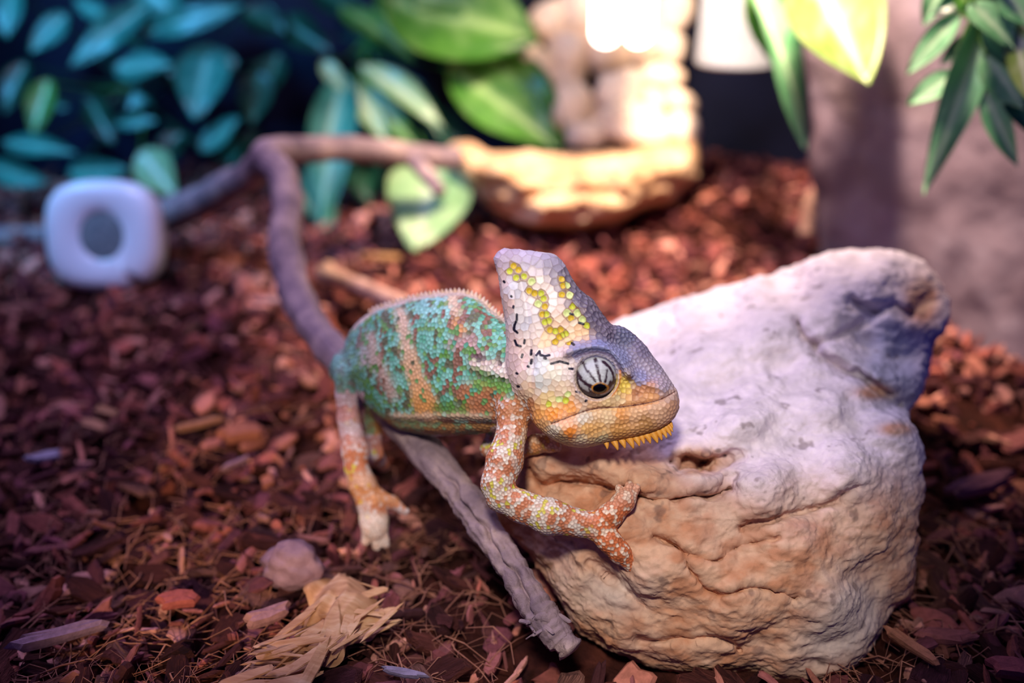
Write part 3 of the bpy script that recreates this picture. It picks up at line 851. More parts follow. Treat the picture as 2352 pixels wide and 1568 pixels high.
def build_chameleon():
    Vc, Fc = cham_volume()
    # drop stray islands is not needed: all limbs join the body
    root = empty('chameleon', (0.0, 0.5, 0.0), label='veiled chameleon with tall casque, turquoise and orange banded skin, gripping the pale boulder', category='chameleon')
    root.location = PW(np.array([1100.0, 1180.0, 60.0]))
    V, F = subdivide_np(Vc, Fc, 1)
    N = normals_np(V, F)
    regc, sdc = region_of(Vc)
    # scale seeds: variable-size dart throwing on the surface, tubercles first
    def size_at(p, reg):
        x, y = p[0], p[1]
        if reg == 1:
            if y > 918 - 0.14 * (x - 1330) + 20 and x > 1235 and y > 930:
                return 8.0
            if x > 1395 and y < 900:
                return 8.5
            if x < 1235 and y < 930 and y > 760:
                return 13.5
            if abs(math.hypot(x - 1369, y - 866) - 54) < 8:
                return 6.5
            return 15.0 if (y < 790 and x < 1300) else 11.5
        if reg == 0:
            return 8.5
        return 6.6 if x > 1050 else 7.5
    grid = {}
    seeds, sreg, syel = [], [], []
    def add_seed(p, s, reg, yel, force=False):
        c = 14.0
        i, j, k = int(p[0] // c), int(p[1] // c), int(p[2] // c)
        if not force:
            for a in (-1, 0, 1):
                for b in (-1, 0, 1):
                    for d in (-1, 0, 1):
                        for q, qs in grid.get((i + a, j + b, k + d), ()):
                            if (q[0] - p[0]) ** 2 + (q[1] - p[1]) ** 2 + (q[2] - p[2]) ** 2 < (0.5 * (s + qs)) ** 2:
                                return
        grid.setdefault((i, j, k), []).append((p, s))
        seeds.append(p); sreg.append(reg); syel.append(yel)
    hv = np.nonzero((regc == 1) & (Vc[:, 2] < 40))[0]
    for x, y, k in YEL:
        m = hv[np.argmin((Vc[hv, 0] - x) ** 2 + (Vc[hv, 1] - y) ** 2 + 0.02 * (Vc[hv, 2] + 60) ** 2)]
        add_seed(tuple(Vc[m]), 10 + 4 * (k == 2), 1, k, True)
    order = RNG.permutation(len(Vc))
    vl = Vc.tolist(); rl = regc.tolist()
    for m in order:
        p = vl[m]
        add_seed(p, size_at(p, rl[m]), rl[m], -1)
    S = np.array(seeds); sreg = np.array(sreg); syel = np.array(syel)
    # one relaxation so that cells become even
    kd = kdtree.KDTree(len(S))
    for i, s in enumerate(seeds):
        kd.insert(s, i)
    kd.balance()
    own = np.fromiter((kd.find(p)[1] for p in vl), dtype=np.int64, count=len(vl))
    cnt = np.bincount(own, minlength=len(S)).astype(float)
    for c in range(3):
        mv = np.bincount(own, weights=Vc[:, c], minlength=len(S)) / np.maximum(cnt, 1)
        S[:, c] = np.where((cnt > 0) & (syel < 0), mv, S[:, c])
    kd = kdtree.KDTree(len(S))
    for i, s in enumerate(S.tolist()):
        kd.insert(s, i)
    kd.balance()
    n = len(V)
    i1 = np.empty(n, dtype=np.int64); i2 = np.empty(n, dtype=np.int64); f1 = np.empty(n); f2 = np.empty(n)
    fn = kd.find_n
    for m, p in enumerate(V.tolist()):
        r = fn(p, 2)
        i1[m] = r[0][1]; f1[m] = r[0][2]; i2[m] = r[1][1]; f2[m] = r[1][2]
    rnd = RNG.random(len(S)); rnd2 = RNG.random(len(S))
    sc = skin_colour(S, sreg, rnd, rnd2)
    for k in range(3):
        sc[syel == k] = YCOL[k]
    reg, sdh = region_of(V)
    e = (f2 - f1)                        # 0 on a seam
    ssz = (f1 + f2)
    seam = np.exp(-(e / 1.9) ** 2)
    dome = 1 - (2 * f1 / np.maximum(ssz, 1e-6)) ** 2
    plate = np.clip(e / 5.0, 0, 1) ** 0.7
    casq = (reg == 1) & (V[:, 1] < 925) & (V[:, 0] < 1330)
    lift = np.where(casq, 0.7 * plate + 0.5 * dome, 1.3 * dome)
    lift = lift + np.where(syel[i1] >= 0, 2.6 * np.clip(1 - (f1 / 6.5) ** 2, 0, 1), 0)
    crest = (reg == 1) & (V[:, 0] - 1300 > (V[:, 1] - 620) * 0.62 - 14) & (V[:, 1] < 790) & (V[:, 0] > 1290)
    lift = np.where((reg == 1) & ~casq & (V[:, 1] > 925), 1.9 * dome, lift)
    lift = np.where((reg == 1) & (V[:, 0] > 1395) & (V[:, 1] < 905), 2.4 * dome, lift)
    lift = np.where(crest, 4.4 * dome, lift)
    lift = np.where((reg == 0), 1.8 * dome, lift)
    lift = np.where((reg == 2), 1.6 * dome, lift)
    # skin wrinkles at the joints
    wr = fbm(V / np.array([26, 26, 26]), 3, 77)
    lift = lift + np.where(reg != 1, 1.2 * wr, 0.4 * wr)
    V2 = V + N * lift[:, None]
    col = sc[i1]
    # seam colour: skin between the scales
    sk = np.where((reg == 1)[:, None], col * np.array([0.66, 0.56, 0.52]), np.where((reg == 0)[:, None], col * 0.5 + lin((96, 62, 48)) * 0.35, col * 0.35 + lin((150, 76, 44)) * 0.5))
    yy = (syel[i1] >= 0) | (syel[i2] >= 0)
    ring = np.where(syel[i1] >= 0, np.clip((f1 - np.where(syel[i1] == 2, 8.2, 6.4)) / 1.6, 0, 1), 0)[:, None]
    gapc = idw([p for p, _ in HEADC], [lin(q) for _, q in HEADC], V[syel[i1] >= 0, 0], V[syel[i1] >= 0, 1], 4.5, 5) * 0.5 + lin((150, 105, 40)) * 0.5
    full = np.zeros_like(col); full[syel[i1] >= 0] = gapc
    col = col * (1 - ring) + full * ring
    sk = np.where((yy & (V[:, 1] < 800))[:, None], lin((120, 84, 30)), sk)
    sm = np.where(casq & ~yy, seam * 0.60, seam * 0.80)[:, None]
    col = col * (1 - sm) + sk * sm
    # drawn markings, plus the shade under the brow as colour
    hm = (reg == 1) & (V[:, 2] < 60)
    X, Y = V[hm, 0], V[hm, 1]
    c = col[hm]
    for pts in DARK:
        k = np.clip((3.6 - poly_dist(pts, X, Y)) / 1.3, 0, 1)[:, None]
        c = c * (1 - k) + lin((24, 20, 40)) * k
    k = np.clip((4.5 - poly_dist(smooth_poly([(1322, 820), (1345, 812), (1372, 808), (1400, 816), (1420, 838), (1432, 862)], False, 5), X, Y)) / 3.5, 0, 1)[:, None] * 0.75  # shade below the brow ridge, put into the skin colour
    c = c * (1 - k) + lin((92, 70, 96)) * k
    mouth = np.clip((1.8 - poly_dist(smooth_poly([(1266, 972), (1299, 960), (1342, 944), (1379, 937), (1445, 932), (1511, 919), (1551, 898)], False, 5), X, Y)) / 1.3, 0, 1)[:, None]
    c = c * (1 - mouth) + lin((92, 46, 38)) * mouth
    er = np.hypot(X - 1369, Y - 866)
    k = np.clip(1 - np.abs(er - 52) / 5, 0, 1)[:, None] * 0.75
    c = c * (1 - k) + lin((196, 178, 182)) * k
    k = np.clip(1 - np.abs(er - 46.5) / 2, 0, 1)[:, None] * 0.5
    c = c * (1 - k) + lin((70, 46, 60)) * k
    k = np.clip(1.2 - np.hypot((X - 1463) / 7, (Y - 904) / 5.5), 0, 1)[:, None] * 0.7
    c = c * (1 - k) + lin((120, 66, 44)) * k
    k = np.clip(1 - np.abs(er - 56) / 4, 0, 1)[:, None] * (X > 1405)[:, None] * (Y > 850)[:, None]
    c = c * (1 - k) + lin((214, 130, 60)) * k
    col[hm] = c
    W = PW(V2)
    part('skin', W, F, M_skin, root, True, col)
    # eyes: turret domes with painted lids, pupil as sub-part
    for side in (0, 1):
        ax = np.array([0.17, 0.52, -0.84]); ax /= np.linalg.norm(ax)
        cen = np.array([1369.0, 866.0, -34.0]); Rr = 46.0
        a = np.cross(ax, [0, 0, 1.0]); a /= np.linalg.norm(a); bq = np.cross(ax, a)
        rings, segs = 44, 64
        pts = [cen + ax * Rr * 1.10]
        for r in range(1, rings + 1):
            t = math.pi * 0.72 * r / rings
            rad = Rr * math.sin(t); hgt = Rr * math.cos(t) + 5.0 * math.exp(-(t / 0.55) ** 2)
            wrinkle = 0.5 * math.sin(r * 2.1)
            for s in range(segs):
                an = 2 * math.pi * s / segs
                pts.append(cen + ax * (hgt + wrinkle * 0.5) + (a * math.cos(an) + bq * math.sin(an)) * (rad + wrinkle))
        pts = np.array(pts)
        X, Y = pts[:, 0], pts[:, 1]
        ed = lambda L: poly_dist([(1270 + x / 6.03, 780 + y / 6.03) for x, y in L], X, Y)
        c = np.tile(lin((190, 194, 196)), (len(pts), 1))
        nz = fbm(np.stack([X / 5, Y / 5, X * 0], -1), 3, 4)
        c = c * (1 + 0.10 * nz)[:, None]
        for L, wd in (([(400, 270), (430, 340), (455, 405), (530, 490), (590, 580)], 3.6), ([(590, 265), (615, 390), (635, 480), (660, 585)], 3.3), ([(750, 420), (738, 520), (725, 585)], 3.4),
                      ([(330, 430), (380, 540), (460, 610), (560, 660)], 4.6), ([(690, 300), (770, 360), (830, 470), (850, 560)], 3.6), ([(800, 600), (870, 570)], 6), ([(740, 690), (800, 620)], 5),
                      ([(420, 715), (520, 765), (620, 795), (740, 780), (840, 710)], 5.0), ([(500, 690), (560, 735), (640, 760)], 3.5), ([(330, 500), (350, 620), (430, 740)], 3.0)):
            k = np.clip((wd * 1.05 + 1.6 * nz - ed(L)) / 1.5, 0, 1)[:, None]
            c = c * (1 - k) + lin((52, 26, 44)) * k
        pe = np.hypot((X - 1378.6) / 19.5, (Y - 891.5) / 12.5)
        k = np.clip((1.10 - pe) / 0.15, 0, 1)[:, None]
        c = c * (1 - k) + lin((226, 150, 40)) * k
        k = np.clip((0.90 - pe) / 0.1, 0, 1)[:, None]
        c = c * (1 - k) + lin((10, 6, 8)) * k
        Fe = []
        for s in range(0, segs, 2):
            Fe.append((0, 1 + (s + 2) % segs, 1 + s + 1, 1 + s))
        for r in range(rings - 1):
            for s in range(segs):
                s2 = (s + 1) % segs
                o1, o2 = 1 + r * segs, 1 + (r + 1) * segs
                Fe.append((o1 + s, o1 + s2, o2 + s2, o2 + s))
        Fe = np.array(Fe)
        pp = []
        for r in range(0, 7):
            for s in range(24):
                an = 2 * math.pi * s / 24; t = r / 6
                pp.append((15.5 * t * math.cos(an), 11.5 * t * math.sin(an), 3.2 * math.sqrt(max(0, 1 - t * t))))
        pp = np.array(pp)
        e1 = np.array([1.0, 0, 0.17 / 0.84 * 1.0]); e1 -= ax * (e1 @ ax); e1 /= np.linalg.norm(e1)
        e2 = np.cross(ax, e1)
        pc = cen + ax * (Rr * 1.10 - 1.2)
        pq = pc + pp[:, :1] * e1 + pp[:, 1:2] * e2 + pp[:, 2:] * ax
        Fp = np.array([(r * 24 + s, r * 24 + (s + 1) % 24, (r + 1) * 24 + (s + 1) % 24, (r + 1) * 24 + s) for r in range(6) for s in range(24)])
        if side:
            pts[:, 2] = 28 - pts[:, 2]; pq[:, 2] = 28 - pq[:, 2]
            Fe = Fe[:, ::-1]; Fp = Fp[:, ::-1]
        eye = part('eye', PW(pts), Fe, M_eye, root, True, c, label='turret eye with white and purple striped lid' if not side else 'far turret eye')
        part('pupil', PW(pq), Fp, M_pupil, eye)
    # gular spines along the chin, dorsal crest
    def spine(name, base, tip, wd, mat, label=None, colr=None):
        b = np.array(base, dtype=np.float64); t = np.array(tip, dtype=np.float64)
        dr = t - b; L = np.linalg.norm(dr); dr /= L
        s = np.cross(dr, [0, 0, 1.0]); s /= np.linalg.norm(s)
        q = np.cross(dr, s)
        Vv = []
        for r, (k, f) in enumerate(((-0.15, 1.0), (0.25, 0.86), (0.6, 0.56), (0.88, 0.22))):
            cc = b + dr * L * k + s * (wd * 0.15 * math.sin(k * 3))
            for m in range(8):
                an = 2 * math.pi * m / 8
                Vv.append(cc + f * wd * (s * math.cos(an) + 0.7 * q * math.sin(an)))
        Vv.append(t)
        Ff = [(r * 8 + m, r * 8 + (m + 1) % 8, (r + 1) * 8 + (m + 1) % 8, (r + 1) * 8 + m) for r in range(3) for m in range(8)]
        Ff += [(24 + m, 24 + m + 1, 24 + (m + 2) % 8, 32) for m in range(0, 8, 2)]
        part(name, PW(np.array(Vv)), np.array(Ff), mat, root, True, None if colr is None else np.tile(lin(colr), (33, 1)))
    for bx, by, tx, ty, wd in ((1391, 1012, 1394, 1027, 6), (1409, 1011, 1417, 1029, 7), (1427, 1009, 1434, 1025, 7), (1444, 1006, 1453, 1025, 7.5), (1460, 1003, 1467, 1020, 7), (1472, 999, 1478, 1015, 6),
                               (1484, 996, 1492, 1014, 7), (1498, 992, 1508, 1012, 8), (1509, 987, 1518, 1006, 7), (1519, 982, 1529, 1001, 6.5), (1527, 977, 1539, 996, 6), (1533, 973, 1543, 988, 5), (1538, 969, 1544, 980, 4)):
        spine('chin_spine', (bx, by, 2), (bx + (tx - bx) * 1.3, by + (ty - by) * 1.34, -8), wd * 1.3, M_spine)
    dors = smooth_poly([(1172, 742), (1158, 731), (1132, 711), (1110, 689), (1091, 677), (1068, 670), (1052, 667), (1020, 669), (976, 674), (938, 682), (899, 693), (867, 703), (845, 716)], False, 10)
    seglen = np.r_[0, np.cumsum(np.linalg.norm(np.diff(dors, axis=0), axis=1))]
    pos = 6.0; kk = 0
    while pos < seglen[-1]:
        x = np.interp(pos, seglen, dors[:, 0]); y = np.interp(pos, seglen, dors[:, 1])
        x2 = np.interp(pos + 2, seglen, dors[:, 0]); y2 = np.interp(pos + 2, seglen, dors[:, 1])
        nx, ny = -(y2 - y), (x2 - x); L = math.hypot(nx, ny); nx /= L; ny /= L
        if ny > 0:
            nx, ny = -nx, -ny
        f = np.interp(x, [840, 950, 1060, 1100, 1170], [0.35, 0.5, 0.75, 1.1, 1.0])
        w = float(body_w(x))
        spine('dorsal_spine', (x, y + 5, w), (x + nx * 9.5 * f - 2, y + ny * 9.5 * f, w), 6.0, M_crest, None, (216, 190, 172) if kk % 3 else (206, 172, 140))
        pos += 9.6 ; kk += 1
    return root
build_chameleon()

# ------------------------------------------------------------------ bark chip shapes
def chip_shape(kind, r):
    """flat ragged flake or splinter, x along the grain, about 1 long"""
    n = 12
    asp = [r.uniform(0.38, 0.62), r.uniform(0.12, 0.24), r.uniform(0.22, 0.38)][kind]
    th = [r.uniform(0.10, 0.18), r.uniform(0.08, 0.14), r.uniform(0.16, 0.28)][kind]
    out = []
    for i in range(n):
        a = 2 * math.pi * i / n
        k = r.uniform(0.62, 1.22) if abs(math.cos(a)) > 0.6 else r.uniform(0.9, 1.1)
        x = 0.5 * math.copysign(abs(math.cos(a)) ** 0.6, math.cos(a)) * k
        y = 0.5 * asp * math.copysign(abs(math.sin(a)) ** 0.7, math.sin(a)) * r.uniform(0.8, 1.15)
        out.append((x, y))
    bend = r.uniform(-0.25, 0.25)
    V = []
    for z, sc in ((th * 0.5, 0.86), (0.0, 1.0), (-th * 0.5, 0.9)):
        for x, y in out:
            V.append((x * sc, y * sc, z + bend * x * x + r.uniform(-0.15, 0.15) * th))
    V.append((0.08, 0.0, th * 0.62)); V.append((-0.05, 0.0, -th * 0.5))
    F = []
    for l in range(2):
        for i in range(n):
            j = (i + 1) % n
            a, b, c, d = l * n + i, l * n + j, (l + 1) * n + j, (l + 1) * n + i
            F += [(a, c, b), (a, d, c)]
    for i in range(n):
        j = (i + 1) % n
        F += [(3 * n, i, j), (3 * n + 1, 2 * n + j, 2 * n + i)]
    return np.array(V), np.array(F)
rr = random.Random(11)
SHAPES = [chip_shape(k % 3, rr) for k in range(24)]

def rot_mats(yaw, pitch, roll):
    cy, sy, cp, sp, cr, sr = np.cos(yaw), np.sin(yaw), np.cos(pitch), np.sin(pitch), np.cos(roll), np.sin(roll)
    Rm = np.empty((len(yaw), 3, 3))
    Rm[:, 0, 0] = cy * cp; Rm[:, 0, 1] = cy * sp * sr - sy * cr; Rm[:, 0, 2] = cy * sp * cr + sy * sr
    Rm[:, 1, 0] = sy * cp; Rm[:, 1, 1] = sy * sp * sr + cy * cr; Rm[:, 1, 2] = sy * sp * cr - cy * sr
    Rm[:, 2, 0] = -sp; Rm[:, 2, 1] = cp * sr; Rm[:, 2, 2] = cp * cr
    return Rm

# ------------------------------------------------------------------ branch, twig
def build_branch():
    main = [P(608, 362, .80), P(648, 400, .785), P(660, 470, .765), P(655, 560, .73), P(676, 660, .69), P(716, 745, .645), P(790, 835, .60), P(880, 925, .563), P(968, 1025, .53),
            P(1045, 1115, .508), P(1110, 1205, .492), P(1175, 1300, .476), P(1235, 1400, .463), P(1290, 1475, .455)]
    root = empty('forked_branch', main[-1], label='long forked bare branch running behind the chameleon down to the front mulch', category='branch')
    def bark(t, dv, Tg, ctr):
        u = dv / np.linalg.norm(dv, axis=1, keepdims=True)
        cd = np.array([0, 0, CH]) - ctr; cd /= np.linalg.norm(cd, axis=1, keepdims=True)
        sd = np.cross(Tg, cd); sd /= np.linalg.norm(sd, axis=1, keepdims=True)
        a = np.arctan2((u * sd).sum(1), (u * cd).sum(1))
        wig = 0.25 * np.sin(t * 70) + 0.15 * np.sin(t * 157 + 1)
        crack = np.exp(-((a - 0.20 - wig) / 0.15) ** 2) * np.clip((t - 0.66) / 0.05, 0, 1) * np.clip((0.95 - t) / 0.04, 0, 1)
        q = np.stack([t * 130, a * 0.8, a * 0], -1)
        rings = fbm(q, 2, 14) * np.clip((t - 0.55) / 0.15, 0.25, 1)
        fl = fbm(np.stack([t * 18, a * 5, a * 0 + 3], -1), 3, 15)
        return -0.62 * crack + 0.09 * rings + 0.07 * fl
    V, F = tube(main, [.0125, .0118, .011, .0115, .0110, .0105, .0098, .0092, .0090, .0082, .0078, .0074, .0078, .0066], 56, 0.10, 55, 3, True, bark, 26)
    part('stem', V, F, M_bark, root)
    V, F = tube([P(600, 372, .80), P(620, 350, .80), P(690, 345, .84), P(800, 340, .89), P(900, 350, .935), P(985, 362, .965), P(1050, 362, .985)], [.0105, .0125, .0115, .0115, .0118, .0115, .0105], 18, 0.07, 50, 5)
    part('side_limb', V, F, M_bark, root)
    V, F = tube([P(612, 360, .80), P(575, 400, .84), P(500, 440, .90), P(400, 490, .95), P(250, 535, 1.0), P(100, 548, 1.03), P(-80, 545, 1.06)], [.0120, .0125, .0150, .0165, .0150, .0130, .0120], 18, 0.10, 50, 6)
    part('side_limb', V, F, M_bark, root)
    V, F = tube([P(945, 362, .945), P(975, 395, .935), P(1012, 442, .92)], [.0085, .0082, .0062], 14, 0.06, 60, 7)
    part('broken_stub', V, F, M_bark, root)
    # peeling bark near the cut end
    rb = random.Random(4)
    for px, py, d, L, yaw, pt in ((1206, 1428, .4575, .016, 2.1, 0.5), (1222, 1442, .4535, .013, 1.8, 0.3), (1236, 1452, .4520, .011, 0.5, -0.2), (1296, 1420, .4560, .012, -0.6, 0.2), (1216, 1462, .4545, .009, 2.5, 0.9), (1262, 1446, .4500, .010, -0.9, 0.1)):
        k = rb.choice([1, 4, 7, 10])
        Rm = rot_mats(np.array([yaw]), np.array([pt]), np.array([rb.gauss(0, 0.6)]))[0]
        part('bark_flap', (SHAPES[k][0] * np.array([1, 1.3, 0.8]) * L * 0.7) @ Rm.T + P(px, py, d), SHAPES[k][1], M_bark, root, False)
    # cut core showing at the end
    V, F = tube([P(1240, 1405, .4605), P(1275, 1448, .4575), P(1308, 1496, .4525)], [.0062, .0060, .0054], 30, 0.22, 240, 12)
    V = V + 0.0012 * fbm(V * 500, 2, 13)[:, None]
    part('cut_end', V, F, M_bark, root, label='splintered pale cut end')
build_branch()
tw = tube([P(742, 628, .895), P(800, 648, .85), P(900, 690, .77), P(1100, 780, .65), P(1325, 868, .557)], [.0085, .0072, .0075, .006, .0045], 12, 0.08, 60, 21)
t = empty('dry_twig', P(742, 628, .895), label='thin pale dry twig leaning behind the chameleon back', category='twig')
part('stem', tw[0], tw[1], M_twig, t)
V, F = tube([P(744, 632, .895), P(752, 616, .89), P(758, 606, .885)], [.0075, .007, .0035], 10, 0.1, 90, 22)
part('side_bud', V, F, M_twig, t)

# ------------------------------------------------------------------ stones and ledge at the back
def ico(sub):
    import bmesh
    bm = bmesh.new(); bmesh.ops.create_icosphere(bm, subdivisions=sub, radius=1.0)
    V = np.array([v.co[:] for v in bm.verts]); F = np.array([[v.index for v in f.verts] for f in bm.faces]); bm.free()
    return V, F
IV, IF = ico(4)
IV3, IF3 = ico(3)
def stone_mesh(cen, rx, ry, rz, rot=0.0, seed=0, amp=0.16, V0=None, F0=None, ns=1.6):
    V0 = IV3 if V0 is None else V0; F0 = IF3 if F0 is None else F0
    V = V0 * (1 + amp * fbm(V0 * ns + seed * 3.1, 3, seed))[:, None]
    V = V * np.array([rx, ry, rz])
    c, s = math.cos(rot), math.sin(rot)
    V = np.stack([V[:, 0] * c - V[:, 2] * s, V[:, 1], V[:, 0] * s + V[:, 2] * c], -1)
    return V + np.asarray(cen), F0

def build_ledge():
    out = [(1022, 350), (1040, 326), (1090, 332), (1130, 346), (1200, 350), (1290, 352), (1400, 345), (1480, 336), (1560, 325), (1596, 322), (1612, 345), (1604, 395), (1575, 430), (1545, 462), (1480, 480),
           (1420, 505), (1350, 522), (1250, 522), (1170, 500), (1110, 465), (1080, 430), (1050, 395), (1030, 372)]
    h = 7.0; d0 = 1.0
    xs, ys, X, Y = relief_grid(1000, 1632, 300, 545, h)
    sd = signed_dist(out, X, Y)
    n2 = lambda s, seed, o=3: fbm(np.stack([X / s, Y / s, np.zeros_like(X)], -1), o, seed)
    sd = sd + 5 * n2(32, 3)
    Dc = 70 + 70 * ((X - 1310) / 300) ** 2 - 0.35 * (Y - 430)
    s = np.clip(sd / 95, 0, 1)
    T = 150 * np.sqrt(np.maximum(1 - (1 - s) ** 2, 0)) + 26 * n2(48, 12, 4) * np.clip(sd / 12, 0, 1)
    T = T - 20 * np.exp(-(poly_dist([(1130, 430), (1220, 455), (1330, 440), (1450, 455)], X, Y) / 12) ** 2)
    T = np.where(sd < 0, 1.2 * sd, T)
    ws = np.arange(-150, 420, 9.0)
    Fv = (np.abs(ws - Dc[..., None]) - T[..., None]).astype(np.float32)
    V, F = surface_nets(Fv, (0, 0, 0), 1.0)
    V[:, 0] = xs[0] + V[:, 0] * h; V[:, 1] = ys[0] + V[:, 1] * h; V[:, 2] = -150 + V[:, 2] * 9
    W = PW(V, d0)
    W, F = subdivide_np(W, F[:, ::-1] if False else F, 1)
    obj('rock_ledge', mesh_np('rock_ledge', W, F), M_ledge, label='rough tan rock ledge shaped like a shallow bowl below the bright lamp', category='ledge')
build_ledge()

STONES = [(1268, 48, 52, 46, 1.13), (1236, 150, 58, 44, 1.12), (1308, 130, 50, 62, 1.14), (1310, 262, 54, 80, 1.10), (1352, 312, 48, 34, 1.07), (1428, 212, 62, 56, 1.08), (1462, 290, 82, 50, 1.06),
          (1520, 180, 52, 36, 1.10), (1562, 236, 40, 30, 1.09), (1560, 298, 50, 40, 1.08), (1535, 112, 42, 42, 1.12), (1548, 22, 48, 50, 1.14), (1400, 110, 62, 66, 1.14), (1480, 100, 60, 60, 1.15), (1340, 30, 60, 60, 1.15),
          (1440, 20, 80, 60, 1.17), (1380, 290, 60, 60, 1.13), (1290, 200, 45, 45, 1.15), (1500, 240, 60, 55, 1.14), (1210, 110, 30, 26, 1.13)]
rc = empty('stone_column', P(1420, 345, 1.08), label='upright column of stacked rounded pale stones behind the ledge and lamp', category='stones')
for k, (x, y, rx, ry, d) in enumerate(STONES):
    d = min(d, 1.115)
    f = d / FPX
    V, F = stone_mesh(P(x, y, d), rx * f, 0.5 * (rx + ry) * f, ry * f, random.uniform(-0.3, 0.3), k + 1)
    part('stone', V, F, M_stone, rc)

# ------------------------------------------------------------------ lamps
def lathe(profile, cen, axis_tilt=0.0, seg=40):
    V = []
    for r, z in profile:
        for s in range(seg):
            a = 2 * math.pi * s / seg
            V.append((r * math.cos(a), r * math.sin(a), z))
    V = np.array(V) + np.asarray(cen)
    n = len(profile)
    F = [(i * seg + s, i * seg + (s + 1) % seg, (i + 1) * seg + (s + 1) % seg, (i + 1) * seg + s) for i in range(n - 1) for s in range(seg)]
    return V, np.array(F)

lp = P(1427, 108, 0.93)
lamp = empty('glowing_lamp', lp, label='glowing white twin tube lamp hanging in front of the stone column', category='lamp')
f = 0.93 / FPX
for sx in (-1, 1):
    prof = [(0.0005, 0.0)] + [(34 * f * math.sin(a), 34 * f * (1 - math.cos(a))) for a in np.linspace(0.15, math.pi / 2, 10)] + [(36 * f, 0.12)]
    V, F = lathe(prof, lp + np.array([sx * 37 * f, 0, 0]))
    part('tube', V, F, M_bulb, lamp)
V, F = lathe([(0.001, 0.115), (0.036, 0.115), (0.040, 0.122), (0.040, 0.165), (0.030, 0.175), (0.012, 0.180), (0.012, 0.23), (0.001, 0.23)], lp)
part('socket', V, F, M_white, lamp)

lp2 = P(1690, 146, 0.98)
hol = empty('lamp_holder', lp2, label='white ribbed round lamp holder hanging right of the stone column', category='lamp holder')
f = 0.98 / FPX
seg = 96
prof = [(60, 12), (78, 2), (88, 0), (93, 5), (90, 60), (88, 220), (80, 232), (30, 236), (12, 240), (12, 420), (2, 420)]
Vh = []
for r, z in prof:
    for s in range(seg):
        a = 2 * math.pi * s / seg
        rr = r * (1 - (0.028 if (s // 2) % 2 and 55 < z < 225 else 0))
        Vh.append((rr * f * math.cos(a), rr * f * math.sin(a), z * f))
Vh = np.array(Vh) + lp2
Fh = np.array([(i * seg + s, i * seg + (s + 1) % seg, (i + 1) * seg + (s + 1) % seg, (i + 1) * seg + s) for i in range(len(prof) - 1) for s in range(seg)])
part('housing', Vh, Fh, M_holder, hol, False)
V, F = lathe([(0.001, 14 * f), (58 * f, 13 * f), (62 * f, 11 * f)], lp2)
part('diffuser', V, F, M_white, hol)

# ------------------------------------------------------------------ white gauge
def build_gauge():
    d = 0.885
    c = P(236, 541, d); f = d / FPX
    root = empty('round_gauge', P(236, 665, d), label='white rounded square gauge with a grey round face standing on the mulch', category='gauge')
    tilt = -0.30
    def place(Q):       # local: x right, y up, z toward the viewer
        Q = np.asarray(Q, dtype=np.float64)
        ct, st = math.cos(tilt), math.sin(tilt)
        return np.stack([Q[:, 0], -Q[:, 2] * ct - Q[:, 1] * st, Q[:, 1] * ct - Q[:, 2] * st], -1) * f + c
    n = 96
    ang = 2 * math.pi * np.arange(n) / n
    def ring(a, b, z, e):
        ca, sa = np.cos(ang), np.sin(ang)
        notch = 0.22 * np.exp(-((ang - math.radians(298)) / 0.11) ** 4) * (a > 90)
        x = a * np.sign(ca) * np.abs(ca) ** (2 / e) * (1 - notch); y = b * np.sign(sa) * np.abs(sa) ** (2 / e) * (1 - notch)
        return np.stack([x, y, np.full(n, float(z))], -1)
    rings = [ring(60, 62, -70, 3), ring(112, 108, -70, 3.0), ring(128, 122, -52, 3.0), ring(133, 127, -18, 3.0), ring(130, 124, 4, 3.0), ring(118, 112, 16, 2.9), ring(98, 95, 18, 2.6), ring(76, 76, 15, 2.3), ring(60, 62, 11, 2.0), ring(51, 56, 7, 2.0)]
    V = place(np.concatenate(rings))
    F = np.array([(i * n + s, i * n + (s + 1) % n, (i + 1) * n + (s + 1) % n, (i + 1) * n + s) for i in range(len(rings) - 1) for s in range(n)])
    part('casing', V, F, M_white, root)
    V = place(np.concatenate([ring(r, r * 1.08, 6 + 3 * (1 - (r / 54) ** 2), 2.0) for r in (51, 36, 18, 1)]))
    F = np.array([(i * n + s, i * n + (s + 1) % n, (i + 1) * n + (s + 1) % n, (i + 1) * n + s) for i in range(3) for s in range(n)])
    part('dial', V, F, M_grey, root, label='grey round dial')
    V = place(np.concatenate([ring(r, r, -71, 3) for r in (61, 30, 1)]))
    F = np.array([(i * n + (s + 1) % n, i * n + s, (i + 1) * n + s, (i + 1) * n + (s + 1) % n) for i in range(2) for s in range(n)])
    part('back_plate', V, F, M_white, root)
build_gauge()

